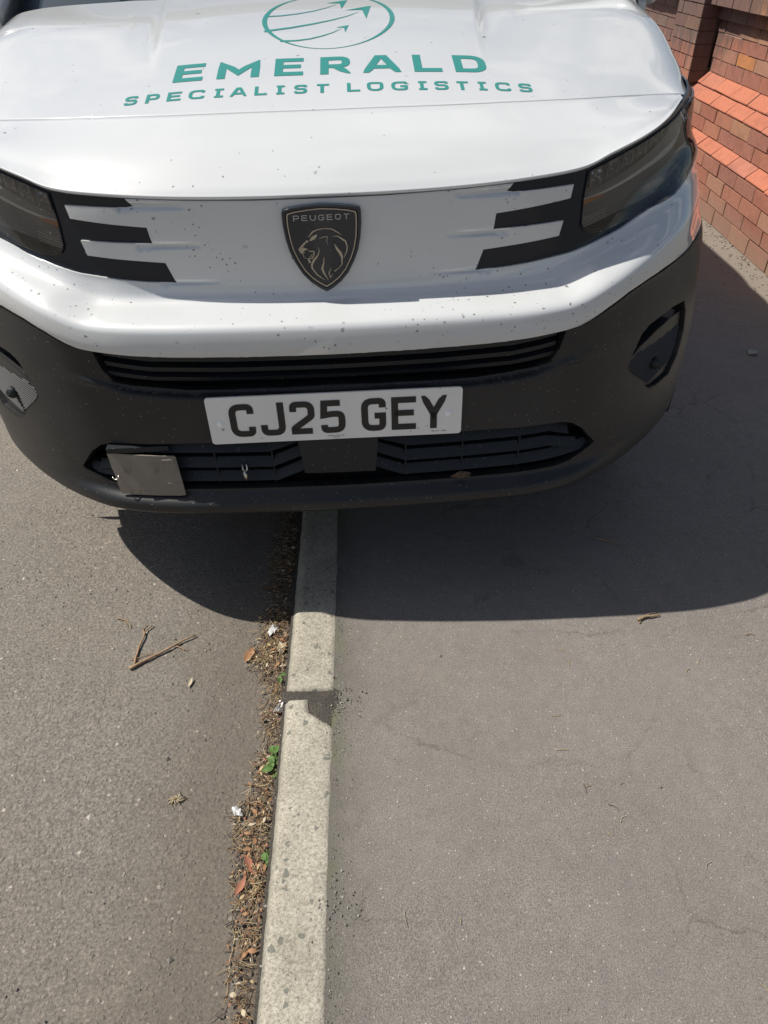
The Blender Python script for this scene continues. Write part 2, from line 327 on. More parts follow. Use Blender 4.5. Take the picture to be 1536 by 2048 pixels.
def panel(name,outline,f,mat,parent,holes=(),thick=.012,step=(.02,.012),res=.012,sym_n=1,edge=.0012,d=0.,extra=None):
    """sheet with real thickness cut to outline minus holes, laid on surface f(s,z,d) (d>0 inward), analytic normals"""
    loops=[resamp(outline,res)]+[resamp(h,res) for h in holes]
    loops=[l if area(l)>0 else l[::-1] for l in loops]
    pts=[];edges=[]
    for l in loops:
        b=len(pts);pts+=l;edges+=[(b+i,b+(i+1)%len(l)) for i in range(len(l))]
    nb=len(pts)
    A=np.array(loops[0]);lo=A.min(0);hi=A.max(0)
    gx=np.arange(lo[0]+step[0]*.5,hi[0],step[0]);gz=np.arange(lo[1]+step[1]*.5,hi[1],step[1])
    G=np.array([(a+(step[0]*.5 if k%2 else 0),b) for k,b in enumerate(gz) for a in gx]) if len(gx) and len(gz) else np.zeros((0,2))
    if len(G):
        G=G[inside(G,loops[0])]
        for h in loops[1:]: G=G[~inside(G,h)]
        if len(G):
            B=np.array(pts);keep=np.ones(len(G),bool)
            for c in range(0,len(G),2000):
                dd=np.min(((G[c:c+2000,None]-B[None])/np.array(step))**2@np.ones(2),axis=1);keep[c:c+2000]=dd>.16
            G=G[keep]
    if extra is not None:
        E=extra[inside(extra,loops[0])]
        for h in loops[1:]: E=E[~inside(E,h)]
        B=np.array(pts);E=E[np.concatenate([np.min(np.linalg.norm(E[c:c+2000,None]-B[None],axis=2),axis=1) for c in range(0,len(E),2000)])>.0032]
        kk=np.ones(len(G),bool)
        for c in range(0,len(G),1000): kk[c:c+1000]=np.min((((G[c:c+1000,None]-E[None])/np.array((.009,.0028)))**2)@np.ones(2),axis=1)>1
        G=np.concatenate([G[kk],E])
    # inset ring
    ring=[]
    for li,l in enumerate(loops):
        L=np.array(l);t=np.roll(L,-1,0)-np.roll(L,1,0);t/=np.linalg.norm(t,axis=1)[:,None]+1e-12
        nrm=np.stack([-t[:,1],t[:,0]],1)*(1 if li==0 else -1);ring+=list(map(tuple,L+nrm*.0022))
    allp=[Vector(p) for p in pts]+[Vector(p) for p in ring]+[Vector(p) for p in G]
    V2,_,F,ov,_,_=delaunay_2d_cdt(allp,edges,[],0,1e-6)
    V2=np.array([tuple(v) for v in V2]);F=np.array([f_ for f_ in F])
    C=V2[F].mean(1);k=inside(C,loops[0])
    for h in loops[1:]:k&=~inside(C,h)
    F=F[k]
    a=V2[F];ar=(a[:,1,0]-a[:,0,0])*(a[:,2,1]-a[:,0,1])-(a[:,2,0]-a[:,0,0])*(a[:,1,1]-a[:,0,1]);F[ar<0]=F[ar<0][:,::-1]
    # boundary edges
    ec={}
    for t in F:
        for i in range(3):
            e=(t[i],t[(i+1)%3]);ec[e]=1
    bd=[e for e in ec if (e[1],e[0]) not in ec]
    bv=np.zeros(len(V2),bool)
    for e in bd: bv[e[0]]=bv[e[1]]=True
    S,Z=V2[:,0],V2[:,1]
    D=np.where(bv,edge,0.)+d
    P=f(S,Z,D);h=.0025
    ts=f(S+h,Z,d)-f(S-h,Z,d);tz=f(S,Z+h,d)-f(S,Z-h,d)
    NN=np.cross(ts,tz);NN/=np.linalg.norm(NN,axis=1)[:,None]+1e-12
    # orientation: outward is -y for centre (ts x tz with +s=+x, +z) -> (x) x (z) = -y  ok
    V=list(P);faces=[];nor=[];sm=[]
    for t in F:
        faces.append(tuple(int(i) for i in t));sm.append(True);nor+=[NN[i] for i in t]
    if thick>0:
        idx={};Pb=f(S,Z,D+thick)
        for e in bd:
            for v in e:
                if v not in idx: idx[v]=len(V);V.append(Pb[v])
        for a_,b_ in bd:
            q=(int(b_),int(a_),idx[a_],idx[b_]);fn=np.cross(np.array(V[a_])-np.array(V[b_]),np.array(V[idx[a_]])-np.array(V[a_]));l_=np.linalg.norm(fn);fn=fn/l_ if l_>0 else np.array([0,0,1.])
            faces.append(q);sm.append(True);nor+=[fn]*4
    return mobj(name,V,faces,mat,parent,smooth=sm,normals=nor)
def mir(pts): return [(-a,b) for a,b in pts][::-1]
def both(right): # right half list from top centre clockwise to bottom centre -> closed outline
    return right+mir(right)
def gridmesh(name,G,mat,parent,flip=False,smooth=True,extra=None):
    G=np.asarray(G);r,c=G.shape[:2];F=[]
    for i in range(r-1):
        for j in range(c-1):
            q=(i*c+j,i*c+j+1,(i+1)*c+j+1,(i+1)*c+j);F.append(q[::-1] if flip else q)
    return mobj(name,G.reshape(-1,3),F,mat,parent,smooth=smooth)
# ------------------------------------------------ stroked lettering
GL={
'A':[[(0,0),(.40,1),(.60,1),(1,0)],[(.17,.27),(.83,.27)]],
'B':[[(0,.52),(.8,.52,.3),(.95,.76,.2),(.8,1,.3),(0,1),(0,0),(.85,0,.3),(1,.26,.2),(.85,.52,.3),(.5,.52)]],
'C':[[(1,.74),(1,1,.45),(0,1,.45),(0,0,.45),(1,0,.45),(1,.26)]],
'D':[[(0,0),(0,1),(1,1,.6),(1,0,.6),(0,0),(0,.3)]],
'E':[[(1,1),(0,1),(0,0),(1,0)],[(0,.52),(.88,.52)]],
'G':[[(1,.76),(1,1,.45),(0,1,.45),(0,0,.45),(1,0,.3),(1,.46),(.55,.46)]],
'I':[[(.5,0),(.5,1)],[(.08,1),(.92,1)],[(.08,0),(.92,0)]],
'K':[[(0,0),(0,1)],[(0,.4),(1,1)],[(.3,.55),(1,0)]],
'J':[[(1,1),(1,0,.4),(0,0,.4),(0,.3)]],
'L':[[(0,1),(0,0),(1,0)]],
'M':[[(0,0),(0,1),(.5,.25),(1,1),(1,0)]],
'N':[[(0,0),(0,1),(1,0),(1,1)]],
'O':[[(.5,1),(0,1,.5),(0,0,.5),(1,0,.5),(1,1,.5),(.5,1)]],
'P':[[(0,0),(0,1),(1,1,.35),(1,.42,.35),(0,.42)]],
'R':[[(0,0),(0,1),(1,1,.35),(1,.44,.35),(0,.44)],[(.48,.44),(1,0)]],
'S':[[(1,.78),(1,1,.4),(0,1,.4),(0,.53,.35),(1,.53,.35),(1,0,.4),(0,0,.4),(0,.22)]],
'T':[[(0,1),(1,1)],[(.5,1),(.5,0)]],
'U':[[(0,1),(0,0,.4),(1,0,.4),(1,1)]],
'Y':[[(0,1),(.5,.44),(1,1)],[(.5,.5),(.5,0)]],
'2':[[(0,.74),(0,1,.4),(1,1,.4),(1,.55,.3),(0,.12,.1),(0,0),(1,0)]],
'5':[[(.95,1),(.06,1),(0,.56),(.45,.60,.2),(1,.6,.35),(1,0,.4),(0,0,.4),(0,.2)]],
'1':[[(.2,.8),(.5,1),(.5,0)]],'4':[[(.75,0),(.75,1),(0,.3),(1,.3)]],'&':[[(1,0),(.2,.8),(.4,1),(.6,.8),(0,.3),(.3,0),(.6,0),(1,.4)]],
'S_':[]}
def stroke(P,w,seg=.02):
    """polyline -> list of quads (2D) with mitred joints"""
    P=[np.array(p[:2],float) for p in P];Q=[P[0]]
    for p in P[1:]:
        if np.linalg.norm(p-Q[-1])>1e-7:
            k=max(1,int(np.linalg.norm(p-Q[-1])/seg));a=Q[-1]
            for i in range(1,k+1):Q.append(a+(p-a)*i/k)
    P=Q;n=len(P);ws=w if hasattr(w,'__len__') else [w]*n
    if len(ws)!=n: ws=np.interp(np.linspace(0,1,n),np.linspace(0,1,len(ws)),ws)
    L=[];R=[]
    for i in range(n):
        a=P[i]-P[i-1] if i>0 else P[1]-P[0];b=P[i+1]-P[i] if i<n-1 else P[-1]-P[-2]
        a=a/np.linalg.norm(a);b=b/np.linalg.norm(b);na=np.array([-a[1],a[0]]);nb=np.array([-b[1],b[0]]);m=na+nb;l=np.linalg.norm(m)
        m=m/l if l>1e-6 else na;k=min(1/max(m@na,.2),2.6);L.append(P[i]+m*ws[i]/2*k);R.append(P[i]-m*ws[i]/2*k)
    return L,R
def glyph(mb,ch,x,y,w,h,t,f,th=0,tv=None,mi=0,skew=None):
    """strokes of glyph in the box (x,y,w,h) mapped through f(u,v)->3D"""
    tv=tv or t
    for pl in GL[ch]:
        r=[]
        iw,ih=w-t,h-t
        for p in pl:
            rr=(p[2]*min(iw*1.0,ih*1.0)) if len(p)>2 else 0
            r.append((x+t/2+p[0]*iw,y+t/2+p[1]*ih,rr))
        ext=ch in 'AMNYKR24&1'
        r2=rnd(r,0,n=7,closed=False) if any(len(p)>2 and p[2]>0 for p in pl) else [q[:2] for q in r]
        r2=[tuple(q[:2]) for q in r2]
        r2=[np.array(q,float) for q in r2]
        def extend(a,b): # extend endpoint a away from b to the box edge
            d_=a-b;l=np.linalg.norm(d_);return a+d_/l*t*(.95 if ext and abs(d_[0])>1e-6*l and abs(d_[1])>.05*l else .5)
        onedge=lambda q:(abs(q[1]-(y+t/2))<1e-6 or abs(q[1]-(y+h-t/2))<1e-6)
        if onedge(r2[0]) and abs(r2[0][1]-r2[1][1])>1e-6: r2[0]=extend(r2[0],r2[1])
        if onedge(r2[-1]) and abs(r2[-1][1]-r2[-2][1])>1e-6: r2[-1]=extend(r2[-1],r2[-2])
        if ch in 'EFILTSDP' or True:
            if abs(r2[0][1]-r2[1][1])<1e-6 and abs(r2[0][0]-(x+w-t/2))<t*.6+.12*w and ch in 'ELTI': r2[0]=r2[0]+np.array([t/2 if r2[0][0]>r2[1][0] else -t/2,0])
            if abs(r2[-1][1]-r2[-2][1])<1e-6 and ch in 'ELTI': r2[-1]=r2[-1]+np.array([t/2 if r2[-1][0]>r2[-2][0] else -t/2,0])
            if ch in 'TI' and abs(r2[0][1]-r2[1][1])<1e-6 and r2[0][0]<r2[1][0]: r2[0]=r2[0]-np.array([0,0])
        L,R=stroke(r2,t,seg=max(t*1.2,.012))
        cl=lambda q:(min(max(q[0],x-.001),x+w+.001),min(max(q[1],y),y+h))
        L=[cl(q) for q in L];R=[cl(q) for q in R]
        V=[f(*q) for q in L]+[f(*q) for q in R];n=len(L)
        mb.add(V,[(i,n+i,n+i+1,i+1) for i in range(n-1)],mi)
def text(mb,s,x,y,w,gap,h,t,f,mi=0):
    for ch in s:
        if ch!=' ': glyph(mb,ch,x,y,w*(.55 if ch=='1' else 1),h,t,f,mi=mi)
        x+=(w+gap) if ch!=' ' else gap*2
def poly2(mb,P,f,mi=0):
    mb.add([f(*p) for p in P],[tuple(range(len(P)))],mi)
# ================================================ THE VAN
X0,Y0,PHI,TAU=-.0837,1.255,.04496,.02641
van=empty('parked_van',(X0,Y0,0),(0,-TAU,PHI))
tag(van,'white panel van with green company lettering parked half on the kerb','van')
# ---- painted front cover with black slots
SL=[(.243,.341,.922,.931,.0055),(.226,.320,.853,.8615,.004),(.200,.291,.785,.7895,.003)]
def coverf(s,z,d=0.):
    s=np.asarray(s,float);z=np.asarray(z,float);a=abs(s);e=0
    for s0,s1,z0,z1,k in SL:
        u=np.clip((a-s0)/(s1-s0),0,1);w=np.clip((a-s0)/.008,0,1)*np.clip((z-z0)/.0018,0,1)*np.clip((z1+.006-z)/.006,0,1)
        e=e+k*w*(.35+.65*u)*(a<s1+.03)
    return skin(s,z,d+e)
EX=np.array([(g*(s0-.01+i*.0065),z0-.0024+j*.0012) for s0,s1,z0,z1,k in SL for g in(1,-1) for i in range(int((s1-s0+.02)/.0065)) for j in range(int((z1-z0+.010)/.0012))])
_ss=np.arange(-1.25,1.25,.011);_zc=catmull(S_ST,ROWS[13][0],abs(_ss))
EX=np.concatenate([EX]+[np.stack([_ss,_zc+dz],1) for dz in np.arange(-.016,.0301,.0022)])
CR=[(0,.9330),(.12,.9330),(.25,.9365),(.352,.9415),(.342,.9285),(.354,.9265),(.488,.9300),(.483,.9070),(.3225,.8920),(.3195,.8630),(.472,.8680),(.465,.8410),(.3025,.8270),(.2895,.7885),(.345,.791),(.40,.7955),(.50,.806),(.565,.817),(.645,.832),(.70,.846,),(.735,.853),(.823,.861),(.906,.876),(.949,.889),(1.047,.908),(1.15,.922),(1.30,.945),(1.38,.97),(1.40,1.0),(1.50,1.02),(1.50,.757),(1.2,.757),(.97,.757),(.80,.756),(.72,.754),(.66,.748),(.60,.737),(.55,.719),(.51,.699),(.49,.692),(.45,.688),(.38,.6815),(.30,.677),(.15,.6745),(0,.674)]
cover=panel('front_cover',both(CR),coverf,MT['cover'],van,thick=.014,step=(.013,.0045),res=.010,extra=EX)
# ---- gloss black surround behind the fingers and round the lamps
def LEN(s0,e=0): pass
LENS=[(.530,.9470),(.525,.90),(.527,.852),(.540,.8400),(.560,.8355),(.592,.834),(.650,.8425),(.725,.8515),(.823,.8605),(.906,.8755),(.949,.8885),(1.047,.909),(1.15,.925),(1.28,.95),(1.30,1.0),(1.10,1.018),(.99,1.012),(.93,1.006),(.856,.992),(.78,.983),(.72,.975),(.621,.962)]
def shrink(P,k):
    c=np.mean(np.array(P),0);return [tuple(c+(np.array(p)-c)*np.array(k)) for p in P]
for sg in (1,-1):
    q=lambda P:[(sg*a,b) for a,b in P]
    SUR=[(.26,.9405),(.352,.9450),(.42,.9495),(.48,.9545),(.53,.9605),(.60,.9675),(.68,.9765),(.75,.9865),(.83,1.000),(.90,1.011),(.96,1.020),(1.10,1.03),(1.36,1.03),(1.36,.95),(1.15,.914),(1.047,.900),(.949,.880),(.906,.867),(.823,.853),(.735,.845),(.70,.838),(.645,.825),(.565,.810),(.50,.799),(.40,.789),(.26,.783)]
    panel('lamp_surround',q(SUR),lambda s,z,d:skin(s,z,d+.0065),MT['gloss'],van,holes=[q(shrink(LENS,(.985,.95)))],thick=.004,step=(.02,.012))
    # raised black blade of the topmost slot
    panel('slot_insert',q([(.349,.9400),(.345,.9300),(.405,.9310),(.440,.9330),(.440,.9480),(.40,.9450)]),lambda s,z,d:skin(s,z,d+.003),MT['gloss'],van,thick=.004,step=(.02,.006))
    hl=empty('headlight',parent=van)
    hs=panel('lamp_housing',q(shrink(LENS,(1.0,1.02))),lambda s,z,d:skin(s,z,d+.045),MT['lamp_dark'],hl,thick=-.036,step=(.02,.012))
    panel('lens_cover',q(LENS),lambda s,z,d:skin(s,z,d+.001),MT['lens'],hl,thick=.003,step=(.02,.012))
    # light guide strip: rises outwards then turns up
    LG=[(.534,.896),(.585,.900),(.638,.906),(.70,.914),(.76,.923),(.82,.931),(.88,.940),(.915,.948),(.935,.957),(.943,.970),(.938,.984),(.922,.996)]
    LG=rnd(LG,.01,closed=False)
    mb=MB()
    L,R=stroke(LG,[.0045,.0045,.006,.008,.012,.012,.006,.004,.003],seg=.01);n=len(L)
    fo=lambda s,z,d:skin(np.array([sg*s]),np.array([z]),d)[0]
    V=[fo(a,b,.012) for a,b in L]+[fo(a,b,.012) for a,b in R]+[fo(a,b,.034) for a,b in L]+[fo(a,b,.034) for a,b in R]
    mb.add(V,[(i,i+1,n+i+1,n+i) for i in range(n-1)]+[(2*n+i,i,i+1,2*n+i+1) for i in range(n-1)]+[(3*n+i,n+i,n+i+1,3*n+i+1) for i in range(n-1)])
    mb.build('light_guide',MT['lamp_strip'] ,hl)
    mb=MB()  # amber end of the guide
    L,R=stroke([(.531,.8925),(.56,.895),(.60,.899)],[.008,.006,.001],seg=.01);n=len(L)
    mb.add([fo(a,b,.009) for a,b in L]+[fo(a,b,.009) for a,b in R],[(i,i+1,n+i+1,n+i) for i in range(n-1)]);mb.build('amber_strip',MT['amber'],hl)
    # lamp cells above the guide
    for k in range(6):
        a0=.56+k*.055;zb=.912+.010*k;mb=MB()
        for (u0,v0,u1,v1) in ((a0,zb,a0+.004,zb+.034),(a0,zb+.030,a0+.040,zb+.034),(a0+.036,zb,a0+.040,zb+.034)):
            q8=[fo(u,v,dd) for dd in (.020,.043) for (u,v) in ((u0,v0),(u1,v0),(u1,v1),(u0,v1))]
            mb.add(q8,[(0,1,2,3),(0,4,5,1),(1,5,6,2),(2,6,7,3),(3,7,4,0)])
        u0,u1,v0,v1=a0+.005,a0+.035,zb+.001,zb+.029;n=6;Vv=[]
        for i in range(n+1):
            for j in range(n+1):
                p,q_=i/n,j/n;Vv.append(fo(u0+(u1-u0)*p,v0+(v1-v0)*q_,.024+.055*(p*(1-p)+q_*(1-q_))))
        mb.add(Vv,[(i*(n+1)+j,i*(n+1)+j+1,(i+1)*(n+1)+j+1,(i+1)*(n+1)+j) for i in range(n) for j in range(n)],0,True)
        mb.build('lamp_cell',MT['lamp_grey'],hl)
    # lower module: smoked shelf, second guide and ribbed pattern in the inner corner
    mb=MB()
    for j,(zz,w_) in enumerate(((.872,.0028),(.862,.0016),(.853,.0016))):
        pts=[(.545,zz),(.60,zz+.003),(.68,zz+.012),(.76,zz+.022),(.85,zz+.036),(.95,zz+.052)]
        L,R=stroke(pts,w_,seg=.02);n=len(L);mb.add([fo(a,b,.020) for a,b in L]+[fo(a,b,.020) for a,b in R],[(i,i+1,n+i+1,n+i) for i in range(n-1)])
    mb.build('lower_guide',MT['lamp_grey'],hl)
    mb=MB()
    for r_ in range(4):
        for c_ in range(22):
            a=.541+c_*.0034;b=.8475+r_*.0052+(a-.54)*.12;e=.0011
            mb.add([fo(a-e,b-e,.012),fo(a+e,b-e,.012),fo(a+e,b+e,.010),fo(a-e,b+e,.010)],[(0,1,2,3)])
    o=mb.build('reflex_dots',MT['lamp_strip'],hl);o['kind']='stuff'
# ---- badge: shield with rim, face, lettering and animal head relief
bf=lambda x,z,d:(x,float(skin(np.array([0.]),np.array([.85]),0.)[0][1])-.004-d+ (0.0),z)
BS=[(0,.9265),(-.030,.9245),(-.055,.9215),(-.069,.918),(-.0705,.912),(-.0705,.893),(-.068,.868),(-.063,.845),(-.055,.825),(-.043,.803),(-.028,.786),(-.012,.774),(0,.7675)]
BS=BS+[(-a,b) for a,b in BS[::-1][1:-1]]
def shield(P,k): 
    c=np.array([0,.860]);return [tuple(c+(np.array(p)-c)*np.array((k,1-(1-k)*.9))) for p in P]
bd=empty('front_badge',parent=van)
def ringm(mb,A,B,da,db,mi=0):
    n=len(A);mb.add([bf(*p,da) for p in A]+[bf(*p,db) for p in B],[(i,(i+1)%n,n+(i+1)%n,n+i) for i in range(n)],mi,True)
mb=MB();A0,A1,A2,A3=BS,shield(BS,.985),shield(BS,.915),shield(BS,.89)
ringm(mb,A0,A0,-.004,.0045);ringm(mb,A0,A1,.0045,.0065);ringm(mb,A1,A2,.0065,.0065);ringm(mb,A2,A3,.0065,.0035)
mb.build('badge_rim',MT['badge'],bd)
mb=MB();B0,B1=shield(BS,.885),shield(BS,.855);ringm(mb,B0,B1,.0062,.0062);ringm(mb,B1,B1,.0062,.003);mb.build('bright_line',MT['gold'],bd)
mb=MB();mb.add([bf(*p,.0035) for p in A3],[tuple(range(len(A3)))[::-1]]);mb.build('shield_face',MT['badge'],bd)
mb=MB();lw=.0118;text(mb,'PEUGEOT',-.0505,.8985,.0105,.0044,.0098,.0016,lambda u,v:bf(u,v+u*.0,.0050));mb.build('badge_lettering',MT['letterm'],bd)
zc=lambda X,Y:((500+X/5.12-644-(380+Y/5.12-410)*.045)*.000925,.9265-(380+Y/5.12-407)*.000925)
mb=MB();lf=lambda P,w:(lambda LR:mb.add([bf(*p,.0052) for p in LR[0]]+[bf(*p,.0052) for p in LR[1]],[(i,i+1,len(LR[0])+i+1,len(LR[0])+i) for i in range(len(LR[0])-1)]))(stroke([zc(*p) for p in P],[q*.000181 for q in w],seg=.003))
for P in ([(612,482),(640,445),(690,425),(692,445),(665,475),(625,490)],[(498,568),(540,520),(590,478),(608,492),(575,510),(545,545),(510,590)],[(510,592),(545,550),(600,570),(562,582),(540,600),(533,618)],[(585,665),(600,712),(622,706),(610,678)],[(855,800),(935,745),(918,765),(862,812)]):
    poly2(mb,[zc(*p) for p in P],lambda u,v:bf(u,v,.0052))
lf([(535,612),(560,600)],[10,6]);lf([(600,588),(655,595),(655,625),(635,662),(585,668)],[9,10,10,10,9]);lf([(605,452),(650,400),(700,380),(770,372),(840,380),(890,410),(935,442)],[6,14,9,7,9,12,4])
lf([(840,455),(885,448),(925,470),(975,505),(992,560),(985,610),(955,672)],[2,10,18,12,10,9,3]);lf([(862,525),(890,580),(920,620),(937,660),(937,740)],[3,24,30,14,9]);lf([(937,735),(905,772),(862,808)],[9,8,4])
lf([(700,552),(708,598),(690,640),(645,690),(628,730),(630,765),(680,835),(755,893)],[3,10,22,20,14,12,10,3]);lf([(755,655),(748,720),(732,775),(750,820),(792,896)],[3,14,22,12,3]);lf([(822,768),(800,825),(815,868),(838,836)],[3,9,9,4]);lf([(705,470),(755,455),(795,450),(785,490),(795,530)],[2,8,6,6,2]);lf([(540,600),(548,640),(575,665)],[3,5,4]);lf([(640,615),(625,640),(600,655)],[3,8,3])
mb.build('lion_head_relief',MT['gold'],bd)
# ---- bonnet and front panel
G=net(BC,70,60);
def bulge(G):
    x,y=abs(G[...,0]),G[...,1];st=lambda v,a,b:(lambda t:t*t*(3-2*t))(np.clip((v-a)/(b-a),0,1))
    G=G.copy();xc=.338+.10*(y-.5);dz=.0042*st(y,.44,.62)*(1-st(x,xc-.006,xc+.006))-.0022*st(y,.52,.75)*st(x,xc+.002,xc+.02)*(1-st(x,xc+.02,xc+.09))
    G[...,2]+=dz;return G
def fullnet(B,nr,nc,bul=False,trim=None):
    G=net(B,nr,nc)
    if bul:G=bulge(G)
    return np.concatenate([G[:,:0:-1]*[-1,1,1],G],1)
Gb=fullnet(BC,90,230,True)
# pull the seam row back 2 mm and roll both hems under
Gb[0,:,1]+=.0018
hem=Gb[0:1].copy();hem[...,1]+=.002;hem[...,2]-=.004;hem2=hem.copy();hem2[...,1]+=.012;hem2[...,2]-=.006
bonnet=gridmesh('bonnet',np.concatenate([hem2,hem,Gb]),MT['paint'],van)
Gf=fullnet(BN,44,70)
Gf[-1,:,1]-=.0018
h1=Gf[-1:].copy();h1[...,1]+=.0012;h1[...,2]-=.003;h2=h1.copy();h2[...,1]+=.006;h2[...,2]-=.010
l1=Gf[:1].copy();l1[...,1]+=.0006;l1[...,2]-=.0028;l2=l1.copy();l2[...,1]+=.004;l2[...,2]-=.0036;l3=l2.copy();l3[...,1]+=.03;l3[...,2]+=.002
fpanel=gridmesh('nose_panel',np.concatenate([l3,l2,l1,Gf,h1,h2]),MT['paint'],van)
# decals on the bonnet: sampled height
from mathutils.bvhtree import BVHTree
_r,_c=Gb.shape[:2];_bv=BVHTree.FromPolygons([tuple(v) for v in Gb.reshape(-1,3)],[(i*_c+j,i*_c+j+1,(i+1)*_c+j+1,(i+1)*_c+j) for i in range(_r-1) for j in range(_c-1)])
def onb(x,y):
    h=_bv.ray_cast(Vector((x,y,2)),Vector((0,0,-1)));return (x,y,(h[0].z if h[0] else 1.1)+.0007)
mb=MB()
for ch,p0,p1 in zip('EMERALD',(345,432,546,637,723,824,906),(404,516,603,697,797,880,971)):
    k=.621/626;xx=-.285+(p0-345)*k;glyph(mb,ch,xx,.3905,(p1-p0)*k,.0805,.0165,onb)
mb.build('company_name_lettering',MT['teal'],van)
_w=list(zip('SPECIALISTLOGISTICS',(247,290,333,376,423,460,508,547,587,629,693,733,782,832,869,911,953,992,1040),(273,317,361,408,447,492,533,569,613,657,719,766,815,855,897,938,976,1023,1067)))
for part_ in (_w[:10],_w[10:]):
    mb=MB()
    for ch,p0,p1 in part_:
        k=.782/821;glyph(mb,ch,-.3687+(p0-247)*k,.3150,(p1-p0)*k,.0345,.0068,onb)
    mb.build('tagline_lettering',MT['teal'],van)
mb=MB();cx,cy,ra,rb=.0215,.6925,.1470,.1815
N_=72;o_=[];i_=[]
for k in range(N_):
    t=2*pi*k/N_;w=.0022+.0085*abs(cos(t))**2.2;o_.append((cx+ra*cos(t),cy+rb*sin(t)));i_.append((cx+(ra-w)*cos(t)+.0,cy+(rb-w*.9)*sin(t)))
mb.add([onb(*p) for p in o_]+[onb(*p) for p in i_],[(k,(k+1)%N_,N_+(k+1)%N_,N_+k) for k in range(N_)])
for P,w in (([(-.1190,.7172),(-.0852,.7185),(-.0503,.7282),(-.0153,.7451),(.0154,.7665),(.0394,.7912)],[.0075,.0065,.0058,.005,.0035,.0012]),
 ([(-.1170,.6165),(-.0587,.6342),(-.0138,.6539),(.0320,.6776),(.0647,.7004),(.0899,.7267)],[.0105,.0095,.008,.0065,.004,.0012]),
 ([(-.0800,.5577),(-.0452,.5577),(-.0169,.5651),(.0095,.5792),(.0317,.5959),(.0498,.6169)],[.0075,.0065,.0055,.0048,.003,.001])):
    L,R=stroke(P,w,seg=.012);n=len(L);mb.add([onb(*p) for p in L]+[onb(*p) for p in R],[(i,i+1,n+i+1,n+i) for i in range(n-1)])
for P in ([(.0164,.8063),(.0653,.8255),(.0512,.7551),(.0473,.8011)],[(.0594,.7429),(.1187,.7725),(.1054,.677),(.0974,.7424)],[(.0375,.6253),(.0655,.6376),(.0573,.5927),(.0551,.623)]):
    mb.add([onb(*P[0]),onb(*P[3]),onb(*P[1]),onb(*P[2])],[(0,1,2),(1,3,2)])
mb.build('globe_logo',MT['teal'],van)
# ---- black bumper
UI=[(.0,.668),(.30,.670),(.40,.676),(.452,.683),(.470,.676),(.462,.640),(.445,.612),(.415,.600),(.36,.594),(.29,.587),(.0,.591)]
LI=[(0,.4700),(.30,.4700),(.49,.4665),(.515,.460),(.545,.440),(.592,.389),(.585,.382),(.53,.357),(.49,.350),(.40,.349),(0,.349)]
FP=[(.705,.636),(.748,.640),(.81,.642),(.88,.632),(.905,.60),(.92,.545),(.905,.49),(.87,.455),(.80,.455),(.765,.462),(.70,.508),(.66,.540),(.652,.556),(.660,.582),(.68,.622)]
BR=[(0,.666),(.30,.669),(.45,.680),(.49,.684),(.51,.691),(.55,.711),(.60,.729),(.66,.741),(.80,.749),(.97,.750),(1.12,.750),(1.12,.69),(1.09,.60),(1.065,.50),(1.05,.40),(1.045,.31),(1.03,.285),(.5,.280),(0,.280)]
UI_=both(UI);LI_=both(LI)
def bumpf(s,z,d=0.):
    s=np.asarray(s,float);z=np.asarray(z,float);a=abs(s)
    # scooped-out lower lip of the upper intake and the dished corner beside the lower grille
    zl=np.interp(a,[0,.29,.36,.415,.445,.50,.6],[.587,.584,.590,.596,.607,.628,.66])
    t=np.clip((z-(zl-.010))/.011,0,1)*(z<.71);w=1/(1+np.exp((a-.485)/.016))
    e=.017*(t*t*(3-2*t))*w
    return skin(s,z,d+e)
bump=panel('front_bumper',both(BR),bumpf,MT['plastic'],van,holes=[UI_,LI_,FP,mir(FP)],thick=.022,step=(.014,.0042),res=.012,edge=.0015,extra=np.array([(a,z) for z in list(np.arange(.287,.362,.003))+list(np.arange(.571,.640,.0028)) for a in np.arange(-1.0,1.0,.012)]))
inner=panel('inner_panel',both([(0,.930),(.5,.94),(.95,.98),(1.12,.98),(1.12,.76),(.93,.70),(.93,.30),(0,.30)]),lambda s,z,d:skin(s,z,d+.062),MT['void'],van,thick=0,step=(.04,.03),res=.05)
fs=lambda s,z,d:skin(np.array([float(s)]),np.array([float(z)]),float(d))[0]
def blade(name,P,prof,mat,parent):
    """sweep a (z,d) profile along a path of (s,z)"""
    mb=MB();P=rnd(P,.012,n=3,closed=False);Q=[]
    for i in range(len(P)-1):
        a,b=np.array(P[i]),np.array(P[i+1]);k=max(1,int(abs(b[0]-a[0])/.03));Q+=[a+(b-a)*j/k for j in range(k)]
    Q.append(np.array(P[-1]));n=len(prof);V=[]
    for s_,z_ in Q: V+=[fs(s_,z_+dz,dd) for dz,dd in prof]
    F=[(i*n+j,i*n+(j+1)%n,(i+1)*n+(j+1)%n,(i+1)*n+j) for i in range(len(Q)-1) for j in range(n)]+[tuple(range(n)),tuple((len(Q)-1)*n+j for j in range(n))[::-1]]
    mb.add(V,F);return mb.build(name,mat,parent)
ui=empty('upper_intake',parent=van)
for zz in (.656,.634,.613):
    blade('intake_slat',[(-.455,zz+.016),(-.36,zz+.004),(-.2,zz),(.2,zz),(.36,zz+.004),(.455,zz+.016)],[(-.006,.024),(.004,.022),(.010,.058),(-.006,.058)],MT['slat'],ui)
for k in range(-4,5):
    mb=MB();s_=k*.095;mb.add([fs(s_-.0015,.600,.040),fs(s_+.0015,.600,.040),fs(s_+.0015,.668,.040),fs(s_-.0015,.668,.040)],[(0,1,2,3)]);mb.build('intake_fin',MT['slat'],ui)
lg=empty('lower_grille',parent=van)
pr=[(-.012,.015),(-.008,.010),(.011,.024),(.012,.052),(-.014,.052)]
